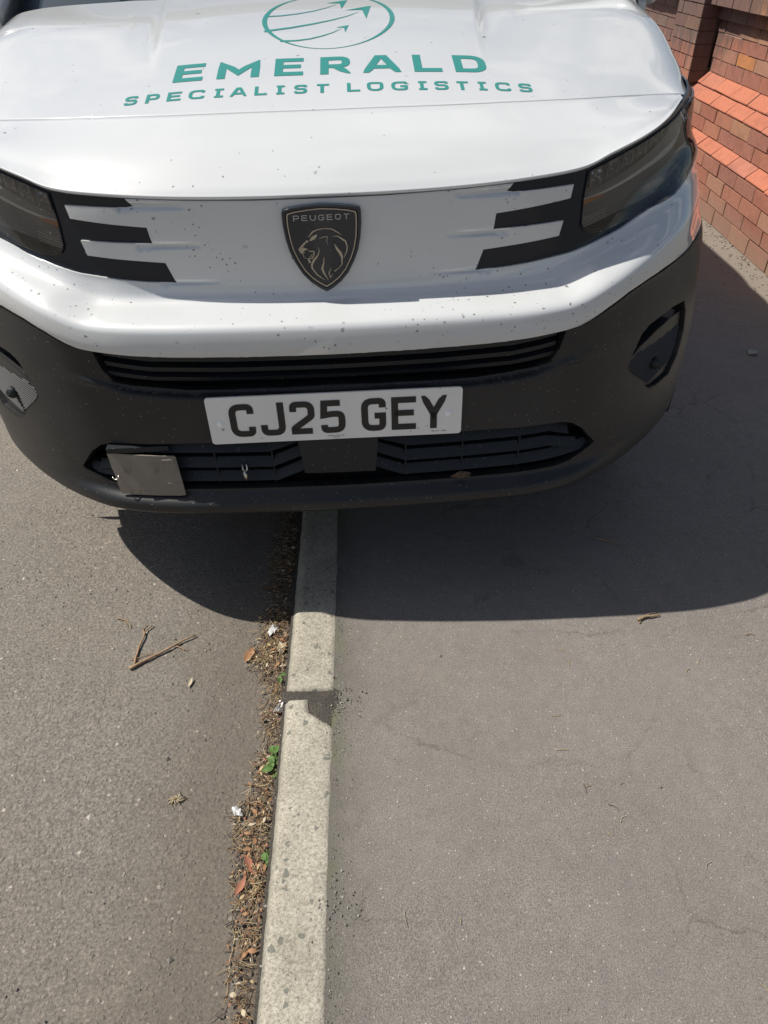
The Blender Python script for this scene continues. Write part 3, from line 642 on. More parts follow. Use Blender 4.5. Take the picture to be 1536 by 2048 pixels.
for sg in (1,-1):
    for zz,sb,lf_,so,zo in ((.4520,.150,.020,.520,-.018),(.4130,.145,.022,.555,-.022),(.3760,.138,.020,.585,.006)):
        blade('grille_blade',[(sg*.080,zz+lf_),(sg*sb,zz-.005),(sg*.30,zz-.004),(sg*.47,zz-.002),(sg*so,zz+zo)],pr,MT['slat'],lg)
    for s_ in (.145,.27,.40):
        mb=MB()
        q8=[fs(sg*(s_+a),z_,d_) for d_ in (.0165,.05) for (a,z_) in ((-.0012,.352),(.0012,.352),(.0012,.466),(-.0012,.466))]
        mb.add(q8,[(0,1,2,3),(0,4,5,1),(1,5,6,2),(2,6,7,3),(3,7,4,0)]);mb.build('grille_rib',MT['slat'],lg)
panel('radar_cover',[(-.084,.474),(.086,.474),(.078,.385),(-.076,.387)],lambda s,z,d:skin(s,z,d-.002),MT['slat'],van,thick=.02,step=(.03,.02))
# bracket under the hinged flap, with its hook
fl=empty('hinged_metal_flap',parent=van)
FLp=rnd([(-.500,.447),(-.346,.445),(-.342,.343),(-.492,.341)],.004)
panel('flap_plate',FLp,lambda s,z,d:skin(s,z*0+.40,d-.012+(z-.445)*.02)*[1,1,0]+np.stack([z*0,z*0,z],-1),MT['flap'],fl,thick=.003,step=(.03,.02))
mb=MB();bp=lambda s,z,d:skin(np.array([s]),np.array([.40]),d)[0][:2]
def ringpts(s,z,d,r,a0,a1,n=10): 
    c=skin(np.array([s]),np.array([.40]),d)[0];return [(c[0]+r*cos(a0+(a1-a0)*k/n),c[1]-.002-.004*sin(pi*k/n),z+r*sin(a0+(a1-a0)*k/n)) for k in range(n+1)]
mb.tube(ringpts(-.492,.391,-.014,.007,radians(200),radians(360)),.0018,6);mb.build('flap_hook',MT['steel'],fl)
for z_ in (.425,.365):
    mb=MB();c=skin(np.array([-.362]),np.array([.40]),-.0135)[0];mb.box((c[0],c[1],z_),(.013,.0012,.013));mb.build('hinge_pad',MT['flap'],fl)
mb=MB();c=skin(np.array([-.430]),np.array([.46]),.006)[0];mb.box((c[0],c[1],.457),(.065,.012,.006));mb.build('flap_bracket',MT['slat'],fl)
cl=empty('hanging_clasp',parent=van);mb=MB();c=skin(np.array([-.205]),np.array([.40]),.004)[0]
mb.tube([(c[0]-.004,c[1],.412),(c[0]-.005,c[1]-.003,.402),(c[0],c[1]-.005,.394),(c[0]+.005,c[1]-.003,.402),(c[0]+.003,c[1],.412)],.0022,6);mb.build('clasp_ring',MT['steel'],cl)
mb=MB();mb.tube([(c[0]-.001,c[1]-.006,.397),(c[0],c[1]-.008,.388),(c[0]+.001,c[1]-.008,.376)],[.004,.0048,.003],8);mb.build('clasp_bolt',MT['steel'],cl)
# ---- side vents / fog pods
for sg in (1,-1):
    q=lambda P:[(sg*a,b) for a,b in P]
    fp=empty('corner_vent',parent=van)
    panel('vent_recess',q(shrink(FP,(1.05,1.08))),lambda s,z,d:skin(s,z,d+.045),MT['void'],fp,thick=0,step=(.03,.02))
    LOW=[(.658,.560),(.700,.585),(.76,.600),(.83,.606),(.895,.600),(.915,.545),(.90,.492),(.87,.458),(.80,.458),(.765,.464),(.70,.510),(.662,.541)]
    panel('vent_face',q(shrink(LOW,(1.0,1.0))),lambda s,z,d:skin(s,z,d+.010),MT['plastic'],fp,thick=.03,step=(.02,.012))
    mb=MB()
    LS=shrink(LOW,(.92,.88))
    for k in range(20):
        z_=.455+k*.0068;ss_=np.linspace(.655,.93,190);cand=np.stack([ss_,z_+(ss_-.66)*.16],1);ins=inside(cand,LS)&(cand[:,1]<.572)
        Q=cand[ins]
        if len(Q)<4: continue
        Q=np.concatenate([Q[:-1:7],Q[-1:]]);V=[];n=len(Q)
        for s_,zz in Q: V+=[fs(sg*s_,zz-.0019,.0105),fs(sg*s_,zz,.0078),fs(sg*s_,zz+.0019,.0105)]
        mb.add(V,[(3*i+j,3*i+j+1,3*i+j+4,3*i+j+3) for i in range(n-1) for j in range(2)])
    o=mb.build('vent_ribs',MT['rib'],fp);o['kind']='stuff'
    mb=MB();c=fs(sg*.775,.520,.002);mb.tube([tuple(np.array(c)+np.array((0,-.004,.0))),tuple(np.array(c)+np.array((0,.010,0)))],.012,14);mb.build('parking_sensor',MT['slat'],fp)
# ---- number plate
npl=empty('number_plate',parent=van)
py=.0135
Z_=np.array([.5325]);pc=rnd([(-.257,.4785),(.257,.4785),(.257,.5865),(-.257,.5865)],.008,n=5)
panel('plate_board',pc,lambda s,z,d:np.stack([s,np.full(np.shape(s),py)+d,z],-1),MT['plate'],npl,thick=.004,step=(.03,.03),res=.03,edge=.0006)
pf=lambda u,v:(u,py-.0009,v)
mb=MB();x=-.2135
for ch in 'CJ25 GEY':
    if ch==' ': x+=.022;continue
    glyph(mb,ch,x,.4945,.0500,.0765,.0138,pf);x+=.0610
mb.build('registration_characters',MT['char'],npl)
for tx_,x_,z_ in (('STELLANTIS',-.018,.4865),('&YOU',-.007,.4825),('BS AU 145E',.196,.4865)):
    mb=MB();text(mb,tx_,x_,z_,.0026,.0008,.0022,.0005,pf);mb.build('maker_print',MT['char'],npl)
for sx,sz_ in ((-.2335,.5270),(.2295,.5285)):
    mb=MB();c=(sx,py,sz_);V=[(sx,py-.006,sz_)];n=14
    for k,(r_,dy) in enumerate(((.0040,.0055),(.0062,.004),(.0070,0))): V+=[(sx+r_*cos(2*pi*i/n),py-dy,sz_+r_*sin(2*pi*i/n)) for i in range(n)]
    F=[(0,1+i,1+(i+1)%n) for i in range(n)]+[(1+k*n+i,1+(k+1)*n+i,1+(k+1)*n+(i+1)%n,1+k*n+(i+1)%n) for k in range(2) for i in range(n)]
    mb.add(V,F,0,True);mb.build('screw_cap',MT['screw'],npl)
# ---- rest of the body (sides, windscreen, roof, wheels): what a step to the side would show
sz_t=([.26,.45,.75,.85,.95,1.02,1.10,1.30,1.70,1.78],[.915,.941,.934,.914,.885,.868,.862,.850,.800,.760])
def sidef(sg):
    def f(y,z,d=0.):
        x=catmull(*sz_t,z)-d;return np.stack([sg*x,np.asarray(y)*1.,z],-1)
    return f
WH=[(.84,.297),(3.62,.297)]
for sg in (1,-1):
    out_=[(1.06,.28),(1.22,.28)];
    out_=[(1.06,.75),(1.06,.70),(1.19,.56),(1.215,.28),(3.24,.28)]+[(3.62+.38*cos(t),.33+.38*sin(t)) for t in np.linspace(pi*1.02,-.04,14)]+[(4.38,.28),(4.40,1.74),(2.0,1.74),(1.42,1.38),(1.06,1.13)]
    panel('side_panel',out_,sidef(sg),MT['paint'],van,thick=.02,step=(.12,.05),res=.06)
    for P in ([(1.30,.45),(1.30,1.25)],[(2.25,.45),(2.25,1.66)]):
        mb=MB();pts_=[np.array(P[0])+(np.array(P[1])-np.array(P[0]))*i/6 for i in range(7)];V=[]
        for q in pts_:
            x_=float(catmull(*sz_t,q[1]))+.0006;V+=[(sg*x_,q[0]-.003,q[1]),(sg*x_,q[0]+.003,q[1])]
        mb.add(V,[(2*i,2*i+1,2*i+3,2*i+2) for i in range(6)]);mb.build('door_seam',MT['void'],van)
    panel('side_window',[(1.52,1.14),(2.18,1.14),(2.18,1.62),(1.98,1.64),(1.60,1.36)],lambda y,z,d:sidef(sg)(y,z,d-.004),MT['glassdark'],van,thick=.004,step=(.1,.05),res=.06)
    mr=empty('wing_mirror',parent=van);mb=MB()
    ln=[(sg*.97,1.36,1.14),(sg*1.00,1.34,1.14),(sg*1.02,1.33,1.24)]
    V=[];nn=12
    for k,(r1,dy) in enumerate(((.35,-.075),(.8,-.055),(1.0,-.02),(1.0,.03),(.93,.035))):
        V+=[(sg*(1.0+.085*r1*max(-1,min(1,1.25*cos(2*pi*i/nn)))),1.47+dy,1.245+.105*r1*max(-1,min(1,1.25*sin(2*pi*i/nn)))) for i in range(nn)]
    mb.add(V,[(k*nn+i,(k+1)*nn+i,(k+1)*nn+(i+1)%nn,k*nn+(i+1)%nn) for k in range(4) for i in range(nn)]+[tuple(range(nn)),tuple(4*nn+i for i in range(nn))[::-1]],0,True);mb.build('mirror_housing',MT['plastic'],mr)
    mb=MB();mb.tube([(sg*.85,1.50,1.20),(sg*.93,1.48,1.20),(sg*.97,1.47,1.22)],.022,8);mb.build('mirror_arm',MT['plastic'],mr)
    for wy,wz in WH:
        wh=empty('wheel',parent=van);R_=.315;mb=MB();n=36
        prof=[(.0,.20),(.0,.235),(-.012,.30),(-.03,R_),(-.17,R_),(-.19,.29),(-.19,.2)]
        V=[(sg*(.885+dx),wy+r_*cos(2*pi*i/n),wz+r_*sin(2*pi*i/n)) for dx,r_ in prof for i in range(n)]
        mb.add(V,[(k*n+i,k*n+(i+1)%n,(k+1)*n+(i+1)%n,(k+1)*n+i) for k in range(len(prof)-1) for i in range(n)],0,True);mb.build('tyre',MT['rubber'],wh)
        mb=MB();prof=[(-.02,.02),(.002,.10),(-.018,.19),(.0,.205)];V=[(sg*(.880+dx),wy+r_*cos(2*pi*i/n),wz+r_*sin(2*pi*i/n)) for dx,r_ in prof for i in range(n)]
        mb.add(V,[(k*n+i,k*n+(i+1)%n,(k+1)*n+(i+1)%n,(k+1)*n+i) for k in range(3) for i in range(n)]+[tuple(range(n))],0,True);mb.build('rim',MT['alloy'],wh)
# windscreen, roof, rear
def grid(fn,U,V_): return np.array([[fn(u,v) for u in U] for v in V_])
ws=grid(lambda u,v:(u*(.83-.09*v),1.035+.94*v+.06*u*u*(1-.5*v)+.02,1.140-.03*u*u*(1-v)+.60*v-.10*v*v+0.0),np.linspace(-1,1,25),np.linspace(0,1,13))
gridmesh('windscreen',ws,MT['glassdark'],van)
rf=grid(lambda u,v:(u*(.80+.0*v)*(1 if abs(u)<.9 else 1),1.94+2.46*v,1.655+.145*(1-(1-min(1,v*5+.05))**2)*(1)-.05*abs(u)**6),np.linspace(-1,1,25),np.linspace(0,1,30));gridmesh('roof',rf,MT['paint'],van)
mb=MB();mb.add([(-.93,4.40,.28),(.93,4.40,.28),(.93,4.40,.95),(-.93,4.40,.95),(.80,4.40,1.76),(-.80,4.40,1.76)],[(0,1,2,3),(3,2,4,5)]);mb.build('rear_doors',MT['paint'],van)
for sg in (1,-1):
    mb=MB();P=[];
    for v in np.linspace(0,1,9): P.append((sg*(.862-.07*v),1.06+.94*v,1.15+.555*v-.06*v*v))
    mb.tube(P,[.035]*9,8);mb.build('windscreen_pillar',MT['paint'],van)
    mb=MB()
    gg=grid(lambda u,v:(sg*(.856+.03*u),1.02+.20*v,1.09-.14*u),np.linspace(0,1,5),np.linspace(0,1,5));r_,c_=gg.shape[:2]
    mb.add(gg.reshape(-1,3),[(i*c_+j,i*c_+j+1,(i+1)*c_+j+1,(i+1)*c_+j) for i in range(r_-1) for j in range(c_-1)],0,True);mb.build('scuttle_corner',MT['paint'],van)
mb=MB();mb.box((0,1.08,1.100),(.70,.05,.012));mb.build('scuttle_panel',MT['slat'],van)
mb=MB();mb.tube([(-.55,1.16,1.19),(.25,1.14,1.215)],.007,6);mb.build('wiper',MT['slat'],van)
mb=MB();mb.box((0,2.42,.62),(.80,1.96,.33));mb.build('underbody',MT['void'],van)
mb=MB();mb.box((0,.42,.57),(.50,.12,.28));mb.build('front_light_block',MT['void'],van)  # solid black box added to block light and view through the front


for sg in (1,-1):
  for wy in (.84,3.62):
    mb=MB();n=22;A=[(wy+.385*cos(t),.30+.385*sin(t)) for t in np.linspace(pi*1.06,-.06*pi,n)]
    mb.add([(sg*.905,y_,z_) for y_,z_ in A]+[(sg*.56,y_,z_) for y_,z_ in A],[(i,i+1,n+i+1,n+i) for i in range(n-1)]+[tuple(range(n,2*n))],0,True);mb.build('wheel_arch_liner',MT['void'],van)
mb=MB();mb.box((0,1.10,1.04),(.80,.13,.085));mb.build('cowl_light_block',MT['void'],van)  # unseen black box added to stop sun leaking between bonnet and windscreen

mb=MB();A=[(-.885,.50),(-.86,.43),(-.785,.315),(-.69,.205),(-.59,.125),(-.50,.075),(-.3,.045),(0,.035)];A=A+[(-x,y) for x,y in A[-2::-1]]
mb.add([(x,y,.283) for x,y in A]+[(x,y,.289) for x,y in A],[tuple(range(len(A))),tuple(range(len(A),2*len(A)))[::-1]]+[(i,(i+1)%len(A),len(A)+(i+1)%len(A),len(A)+i) for i in range(len(A))]);mb.build('tray_light_block',MT['void'],van)  # unseen plate added to keep sunlight from leaking in under the bumper
# ================================================ GROUND, KERB, WALL
from mathutils import noise as mnoise
def asphalt(name,agg,tone,brown,coarse,frac=.5):
    m=M_(name)
    co=m.mix(.006*150/agg,m.co,m.noise(agg*1.4,2,.6,o=1),'ADD')
    va=m.n('ShaderNodeTexVoronoi');va.inputs['Scale'].default_value=agg;m.l(co,va.inputs['Vector'])
    cs=m.sep(va.outputs['Color'])
    T=lambda k:tuple(t*k for t in tone)
    stone=m.ramp(cs[0],[(0,T(.55)),(.3,T(.85)),(.62,T(1.08)),(.88,T(1.30)),(.97,T(1.6)),(1,T(2.1))])
    rs=m.math('ADD',m.math('MULTIPLY',cs[1],.42),.20)      # every stone its own size
    isst=m.math('LESS_THAN',va.outputs['Distance'],rs)
    isst=m.math('MULTIPLY',isst,m.math('LESS_THAN',cs[2],frac))
    fn=m.noise(agg*1.25,5,.88)
    binder=m.ramp(fn,[(.30,T(.34)),(.44,T(.74)),(.56,T(1.14)),(.70,T(1.85))])
    c=m.mix(m.math('MULTIPLY',isst,.72),binder,m.mix(.3,stone,binder))
    vb=m.n('ShaderNodeTexVoronoi');vb.inputs['Scale'].default_value=coarse;m.l(co,vb.inputs['Vector'])
    r=m.math('MULTIPLY',m.ramp(m.sep(vb.outputs['Color'])[1],[(.90,0),(1,1)]),.32)
    chip=m.math('LESS_THAN',vb.outputs['Distance'],r)
    c=m.mix(m.math('MULTIPLY',chip,.8),c,m.mix(m.sep(vb.outputs['Color'])[2],(.60,.56,.50),(.40,.39,.36)))
    b1=m.noise(1.6,5,.6);b2=m.noise(5.5,5,.65)
    c=m.mix(m.ramp(b1,[(.35,0),(.7,.55)]),c,brown,'MULTIPLY')
    c=m.mix(m.ramp(b2,[(.42,0),(.75,.35)]),c,(1.22,1.19,1.13),'MULTIPLY')
    b3=m.noise(30,8,.85);c=m.mix(1.,c,m.ramp(b3,[(.36,(.87,.87,.87)),(.5,(.97,.97,.965)),(.66,(1.07,1.065,1.055))]),'MULTIPLY')
    m.set(Roughness=.9,**{'Specular_IOR_Level':.3})
    hs=m.math('MULTIPLY',isst,m.math('MULTIPLY',m.ramp(m.math('DIVIDE',va.outputs['Distance'],rs),[(.45,1),(1,0)]),m.math('ADD',m.math('MULTIPLY',cs[0],.8),.35)))
    return m,hs,c,fn
def finish(m,hs,c,fn,b,amp):
    m.set(Base_Color=c)
    h=m.math('ADD',m.math('MULTIPLY',hs,.9),m.math('MULTIPLY',fn,1.0))
    h2=m.math('ADD',h,m.math('MULTIPLY',m.noise(38,3,.6),1.3))
    m.bump(h2,b,amp);return m.m
# pavement: fine, with hairline cracks and dirt along the kerb and the wall foot
m,va,c,fn=asphalt('pavement_asphalt',300,(.224,.208,.194),(.88,.86,.84),210,.35)
xyz=m.sep()
wco=m.mix(.13,m.co,m.noise(5,9,.78,o=1),'ADD')
cv=m.n('ShaderNodeTexVoronoi');cv.feature='DISTANCE_TO_EDGE';cv.inputs['Scale'].default_value=3.1;m.l(wco,cv.inputs['Vector'])
ck=m.math('MULTIPLY',m.ramp(cv.outputs['Distance'],[(0,1),(.011,0)]),m.ramp(m.noise(3.4,3,.6),[(.47,0),(.60,1)]))
c=m.mix(m.math('MULTIPLY',ck,.62),c,(.06,.055,.05))
gv=m.n('ShaderNodeTexVoronoi');gv.inputs['Scale'].default_value=5.5;m.l(m.mix(.05,m.co,m.noise(25,3,.6,o=1),'ADD'),gv.inputs['Vector'])
gm=m.math('LESS_THAN',gv.outputs['Distance'],m.math('MULTIPLY',m.ramp(m.sep(gv.outputs['Color'])[0],[(.72,0),(1,1)]),.16))
c=m.mix(m.math('MULTIPLY',gm,.30),c,(.10,.095,.09))
sv=m.n('ShaderNodeTexVoronoi');sv.inputs['Scale'].default_value=7.5;m.l(m.mix(.09,m.co,m.noise(18,4,.7,o=1),'ADD'),sv.inputs['Vector'])
sm_=m.math('LESS_THAN',sv.outputs['Distance'],m.math('MULTIPLY',m.ramp(m.sep(sv.outputs['Color'])[1],[(.82,0),(1,1)]),.15))
c=m.mix(m.math('MULTIPLY',sm_,.38),c,(.40,.38,.35))
ws_=m.noise(1.1,6,.7);c=m.mix(m.ramp(ws_,[(.40,.35),(.55,0)]),c,(.80,.78,.76),'MULTIPLY')
kx=m.math('ADD',xyz[0],m.math('MULTIPLY',xyz[1],.031))   # distance from kerb line (offset .078)
kn=m.math('ADD',kx,m.math('MULTIPLY',m.noise(9,5,.65),-.09))
c=m.mix(m.ramp(m.math('MULTIPLY',m.math('ADD',kn,.13),8),[(0,.62),(.35,.25),(.8,0)]),c,(.085,.082,.068))
moss=m.math('MULTIPLY',m.ramp(m.math('MULTIPLY',m.math('ADD',kx,.085),22),[(0,1),(1,0)]),m.ramp(m.noise(4.2,3,.6),[(.48,0),(.6,1)]))
c=m.mix(m.math('MULTIPLY',moss,.65),c,(.12,.13,.055))
wd=m.ramp(m.math('MULTIPLY',m.math('ADD',xyz[0],m.math('MULTIPLY',m.noise(6,4,.6),.5)),.5),[(.86,0),(1.0,1)])
c=m.mix(m.math('MULTIPLY',wd,.6),c,(.24,.205,.165))
MT['pave']=finish(m,va,c,fn,.75,.0017)
# road: coarse worn stone
m,va,c,fn=asphalt('road_asphalt',125,(.226,.208,.186),(.90,.86,.80),95,.62)
xyz=m.sep();kx=m.math('ADD',xyz[0],m.math('MULTIPLY',xyz[1],.030))
gut=m.ramp(m.math('MULTIPLY',m.math('ADD',kx,m.math('ADD',m.math('MULTIPLY',m.noise(7,5,.65),.22),.52)),3.2),[(.35,0),(.95,.55)])
c=m.mix(gut,c,(.125,.105,.085))
MT['road']=finish(m,va,c,fn,.85,.0036)
def sheet(name,x0,x1,y0,y1,nx,ny,z,mat,left=None,right=None,amp=.0015):
    V=[];ys=np.linspace(y0,y1,ny)
    for y in ys:
        a=left(y) if left else x0;b=right(y) if right else x1
        for i in range(nx):
            t=i/(nx-1);x=a+(b-a)*t;V.append((x,y,z+amp*(mnoise.noise(Vector((x*2.2,y*2.2,1.7)))+.4*mnoise.noise(Vector((x*7,y*7,3))))))
    o=mobj(name,V,[(i*nx+j,i*nx+j+1,(i+1)*nx+j+1,(i+1)*nx+j) for i in range(ny-1) for j in range(nx-1)],mat,smooth=True);o['kind']='structure';return o
KR=lambda y:-.078-.031*y
KL=lambda y:-.192-.030*y
pav=sheet('pavement',0,2.05,-1.2,7.2,70,220,0,MT['pave'],left=lambda y:KR(y)-.004)
road=sheet('road',-5,0,-1.2,7.2,150,200,-.045,MT['road'],right=lambda y:KL(y)+.02,amp=.003)
m=simple('bare_earth',(.13,.12,.10),.95).m
g=mobj('ground',[(-150,-150,-.075),(150,-150,-.075),(150,150,-.075),(-150,150,-.075)],[(0,1,2,3)],m);g['kind']='structure'
# far continuation of road and pavement (4 mm under the fine sheets' neighbours, butted)
for nm,x0,x1,z,mat in (('road',-5,-.2,-.047,'road'),('pavement',-.1,2.05,-.002,'pave')):
    for y0,y1 in ((-14,-1.2),(7.2,30)):
        k=lambda y:(KL(y)+.02) if nm=='road' else (KR(y)-.004)
        q=mobj(nm,[(x0 if nm=='road' else k(y0),y0,z),(k(y0) if nm=='road' else x1,y0,z),(k(y1) if nm=='road' else x1,y1,z),(x0 if nm=='road' else k(y1),y1,z)],[(0,1,2,3)],MT[mat]);q['kind']='structure'
# ---- kerb
m=M_('kerb_concrete')
vk=m.n('ShaderNodeTexVoronoi');vk.inputs['Scale'].default_value=62;m.l(m.mix(.020,m.co,m.noise(75,3,.7,o=1),'ADD'),vk.inputs['Vector'])
rk=m.math('MULTIPLY',m.ramp(m.sep(vk.outputs['Color'])[0],[(.62,0),(1,1)]),.44);st=m.math('LESS_THAN',vk.outputs['Distance'],rk)
fine=m.noise(210,4,.85);base=m.ramp(fine,[(.30,(.15,.13,.10)),(.43,(.33,.305,.25)),(.55,(.47,.445,.37)),(.72,(.66,.635,.56))])
base=m.mix(m.ramp(m.noise(6,4,.6),[(.38,0),(.62,.8)]),base,(.66,.65,.64),'MULTIPLY')
c=m.mix(m.math('MULTIPLY',st,.75),base,(.115,.125,.11))
xyz=m.sep();bat=m.ramp(m.math('MULTIPLY',m.math('ADD',xyz[0],.003),36),[(0,1),(.35,.8),(.75,0)])
c=m.mix(m.math('MULTIPLY',bat,.85),c,m.ramp(m.noise(40,4,.6,co=m.map((1,.12,1))),[(.3,(.10,.095,.08)),(.7,(.20,.19,.16))]))
m.set(Base_Color=c,Roughness=.9);m.bump(m.math('SUBTRACT',fine,m.math('MULTIPLY',st,.25)),.8,.0028);MT['kerb']=m.m
MT['grit']=finish(*asphalt('joint_grit',210,(.085,.078,.068),(.9,.88,.84),150),.8,.004)
KA=math.atan(.0305)
kerb=empty('kerb',(KL(0),0,0),(0,0,KA));kerb['kind']='structure'
def kstone(y0,y1,chip=0,seed=0):
    prof=[(-.003,-.075),(-.002,-.045),(.000,-.034),(.003,-.022),(.008,-.011),(.014,-.004),(.021,-.0005),(.030,.0015),(.044,.002),(.056,.0022),(.062,.0022),(.068,.0022),(.074,.0022),(.080,.0022),(.086,.002),(.092,.002),(.098,.0018),(.104,.0015),(.112,-.0005),(.1165,-.005),(.118,-.012),(.118,-.05)]
    ny=int((y1-y0)/.006);V=[];n=len(prof)
    for i in range(ny+1):
        y=y0+(y1-y0)*i/ny;de=min(y-y0,y1-y)
        for k,(u,z) in enumerate(prof):
            r=mnoise.noise(Vector((u*30,y*24,seed)));r2=mnoise.noise(Vector((y*55,seed+9,0)));r3=mnoise.noise(Vector((y*18,seed+3,2)))
            uu=u;zz=z+.0008*r
            if k>=19: uu+=.0030*r2+.0045*r3-(.0035 if r2>.25 else 0)
            if k<7: uu+=.0012*r2
            zz-=max(0,.010-de)**2*60
            yy=y
            if chip and y>y1-.075 and u>.058: # broken far corner
                f=(y-(y1-.075))/.075;lim=.118-.075*min(1,f*1.6+.15*r)
                zz-=.017*min(1,max(0,(uu-lim)/.010+.5+.6*r2));
            V.append((uu,yy+.0025*r*(de<.012),zz))
    F=[(i*n+k,(i+1)*n+k,(i+1)*n+k+1,i*n+k+1) for i in range(ny) for k in range(n-1)]+[tuple(range(n)),tuple(ny*n+k for k in range(n))[::-1]]
    return mobj('kerb_stone',V,F,MT['kerb'],kerb,smooth=[True]*((ny)*(n-1))+[False]*2)
ys=[-3.75,-2.83,-1.91,-.99,.075,.985,1.90,2.82,3.74,4.66,5.58]
for i in range(len(ys)-1): kstone(ys[i]+.009,ys[i+1]-.009,chip=(abs(ys[i+1]-.985)<.01),seed=i*3.1)
mobj('kerb_bedding',[(.0,-4,-.075),(.12,-4,-.075),(.12,7,-.075),(.0,7,-.075),(.002,-4,-.012),(.117,-4,-.006),(.117,7,-.006),(.002,7,-.012)],[(4,5,6,7),(0,4,7,3),(1,2,6,5)],MT['grit'],kerb)
# grit that fills the joint and the broken corner
def patch(name,P,h,mat,seed=0,label=None,n=26,kind='stuff',parent=None):
    P=resamp(P,.012);c=np.mean(P,0);V=[];rings=6
    for k in range(rings):
        f=1-k/rings
        for p in P:
            q=c+(np.array(p)-c)*(f+(.10*mnoise.noise(Vector((p[0]*40,p[1]*40,seed))) if k==0 else 0));hh=h[0]+(h[1]-h[0])*(1-f)**.6+.0018*mnoise.noise(Vector((q[0]*90,q[1]*90,seed)))
            V.append((q[0],q[1],hh))
    V.append((c[0],c[1],h[1]));m_=len(P)
    F=[(k*m_+i,k*m_+(i+1)%m_,(k+1)*m_+(i+1)%m_,(k+1)*m_+i) for k in range(rings-1) for i in range(m_)]+[((rings-1)*m_+i,(rings-1)*m_+(i+1)%m_,rings*m_) for i in range(m_)]
    o=mobj(name,V,F,mat,parent,smooth=True)
    if kind:o['kind']=kind
    return o
patch('joint_grit',[(-.222,.972),(-.17,.957),(-.142,.925),(-.118,.912),(-.090,.918),(-.075,.945),(-.072,1.0),(-.085,1.03),(-.113,1.005),(-.15,.998),(-.20,1.0),(-.222,.995)],(-.006,.0035),MT['grit'],3)
# ---- the garden wall: bricks one by one
def brickmat(name,hue):
    m=M_(name);geo_p=m.n('ShaderNodeNewGeometry').outputs['Position'];oi=m.n('ShaderNodeObjectInfo');rnd_=oi.outputs['Random']
    col=m.ramp(rnd_,hue)
    n1=m.noise(38,5,.7,co=m.map((1,1,1)));c=m.mix(m.ramp(n1,[(.35,0),(.72,.75)]),col,(1.3,1.25,1.2),'MULTIPLY');c=m.mix(m.ramp(m.noise(9,5,.7,co=geo_p),[(.48,0),(.66,.5)]),c,(.66,.62,.62),'MULTIPLY')
    c=m.mix(m.ramp(m.noise(160,3,.7),[(.55,0),(.75,.35)]),c,(.16,.08,.06))
    geo=m.n('ShaderNodeNewGeometry');p=m.sep(geo.outputs['Position'])
    # soot washed down from the coping: vertical streaks, strongest at the top, ending raggedly
    sc=m.map((1,1,.10),co=geo.outputs['Position'])
    st=m.noise(24,5,.75,co=sc);lim=m.math('SUBTRACT',m.math('MULTIPLY',m.math('SUBTRACT',p[2],.52),1.75),m.math('MULTIPLY',st,1.15))
    yk=m.ramp(m.math('MULTIPLY',m.math('SUBTRACT',p[1],4.0),.5),[(0,0),(.30,.12),(.55,.42),(1,.5)])
    s=m.ramp(m.math('ADD',lim,yk),[(.10,0),(.36,.85)])
    sd=m.math('MULTIPLY',m.math('LESS_THAN',m.sep(geo.outputs['True Normal'])[1],-.7),m.math('GREATER_THAN',p[2],.55));s=m.math('MAXIMUM',s,sd)  # faces turned to the viewer: soot, with the pier side's shade painted in too
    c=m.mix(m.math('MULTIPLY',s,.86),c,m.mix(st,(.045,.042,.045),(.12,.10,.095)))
    gd=m.ramp(m.math('ADD',p[2],m.math('MULTIPLY',m.noise(8,4,.6),.10)),[(.10,.6),(.22,0)])
    c=m.mix(gd,c,(.22,.165,.125))
    m.set(Base_Color=c,Roughness=.86);m.bump(m.math('ADD',n1,m.math('MULTIPLY',m.noise(300,2,.6),.4)),.45,.0025);return m.m
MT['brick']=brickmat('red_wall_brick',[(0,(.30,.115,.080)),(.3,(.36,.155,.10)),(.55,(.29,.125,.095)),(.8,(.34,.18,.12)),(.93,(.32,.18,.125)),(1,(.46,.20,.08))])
MT['plinth']=brickmat('orange_plinth_brick',[(0,(.37,.130,.080)),(.5,(.41,.145,.085)),(1,(.36,.145,.10))])
MT['mortar']=simple('dark_mortar',(.085,.062,.05),.95).m
MT['mortarp']=simple('pale_mortar',(.40,.33,.27),.95).m
wall=empty('garden_wall',(1.85,4.9,0));tag(wall,'red brick garden wall with two orange stepped plinth ledges and a sooty top','wall')
def mkbrick(name,L,prof,mat,seed):
    """prof: (x,z) cross-section, swept along y for length L with small arris"""
    r=random.Random(seed);b=.0022;V=[];c=np.mean(prof,0);n=len(prof)
    for y,k in ((0,b),(b,0),(L-b,0),(L,b)):
        for p in prof:
            v=np.array(p);dv=c-v;l=np.linalg.norm(dv);v=v+dv/l*k;V.append((v[0]+r.uniform(-.0014,.0014),y+r.uniform(-.001,.001),v[1]+r.uniform(-.0013,.0013)))
    F=[(i*n+k,i*n+(k+1)%n,(i+1)*n+(k+1)%n,(i+1)*n+k) for i in range(3) for k in range(n)]+[tuple(range(n))[::-1],tuple(3*n+k for k in range(n))]
    me=bpy.data.meshes.new(name);me.from_pydata(V,[],F);me.materials.append(mat);me.update();return me
J=.006;PITCH=.2455
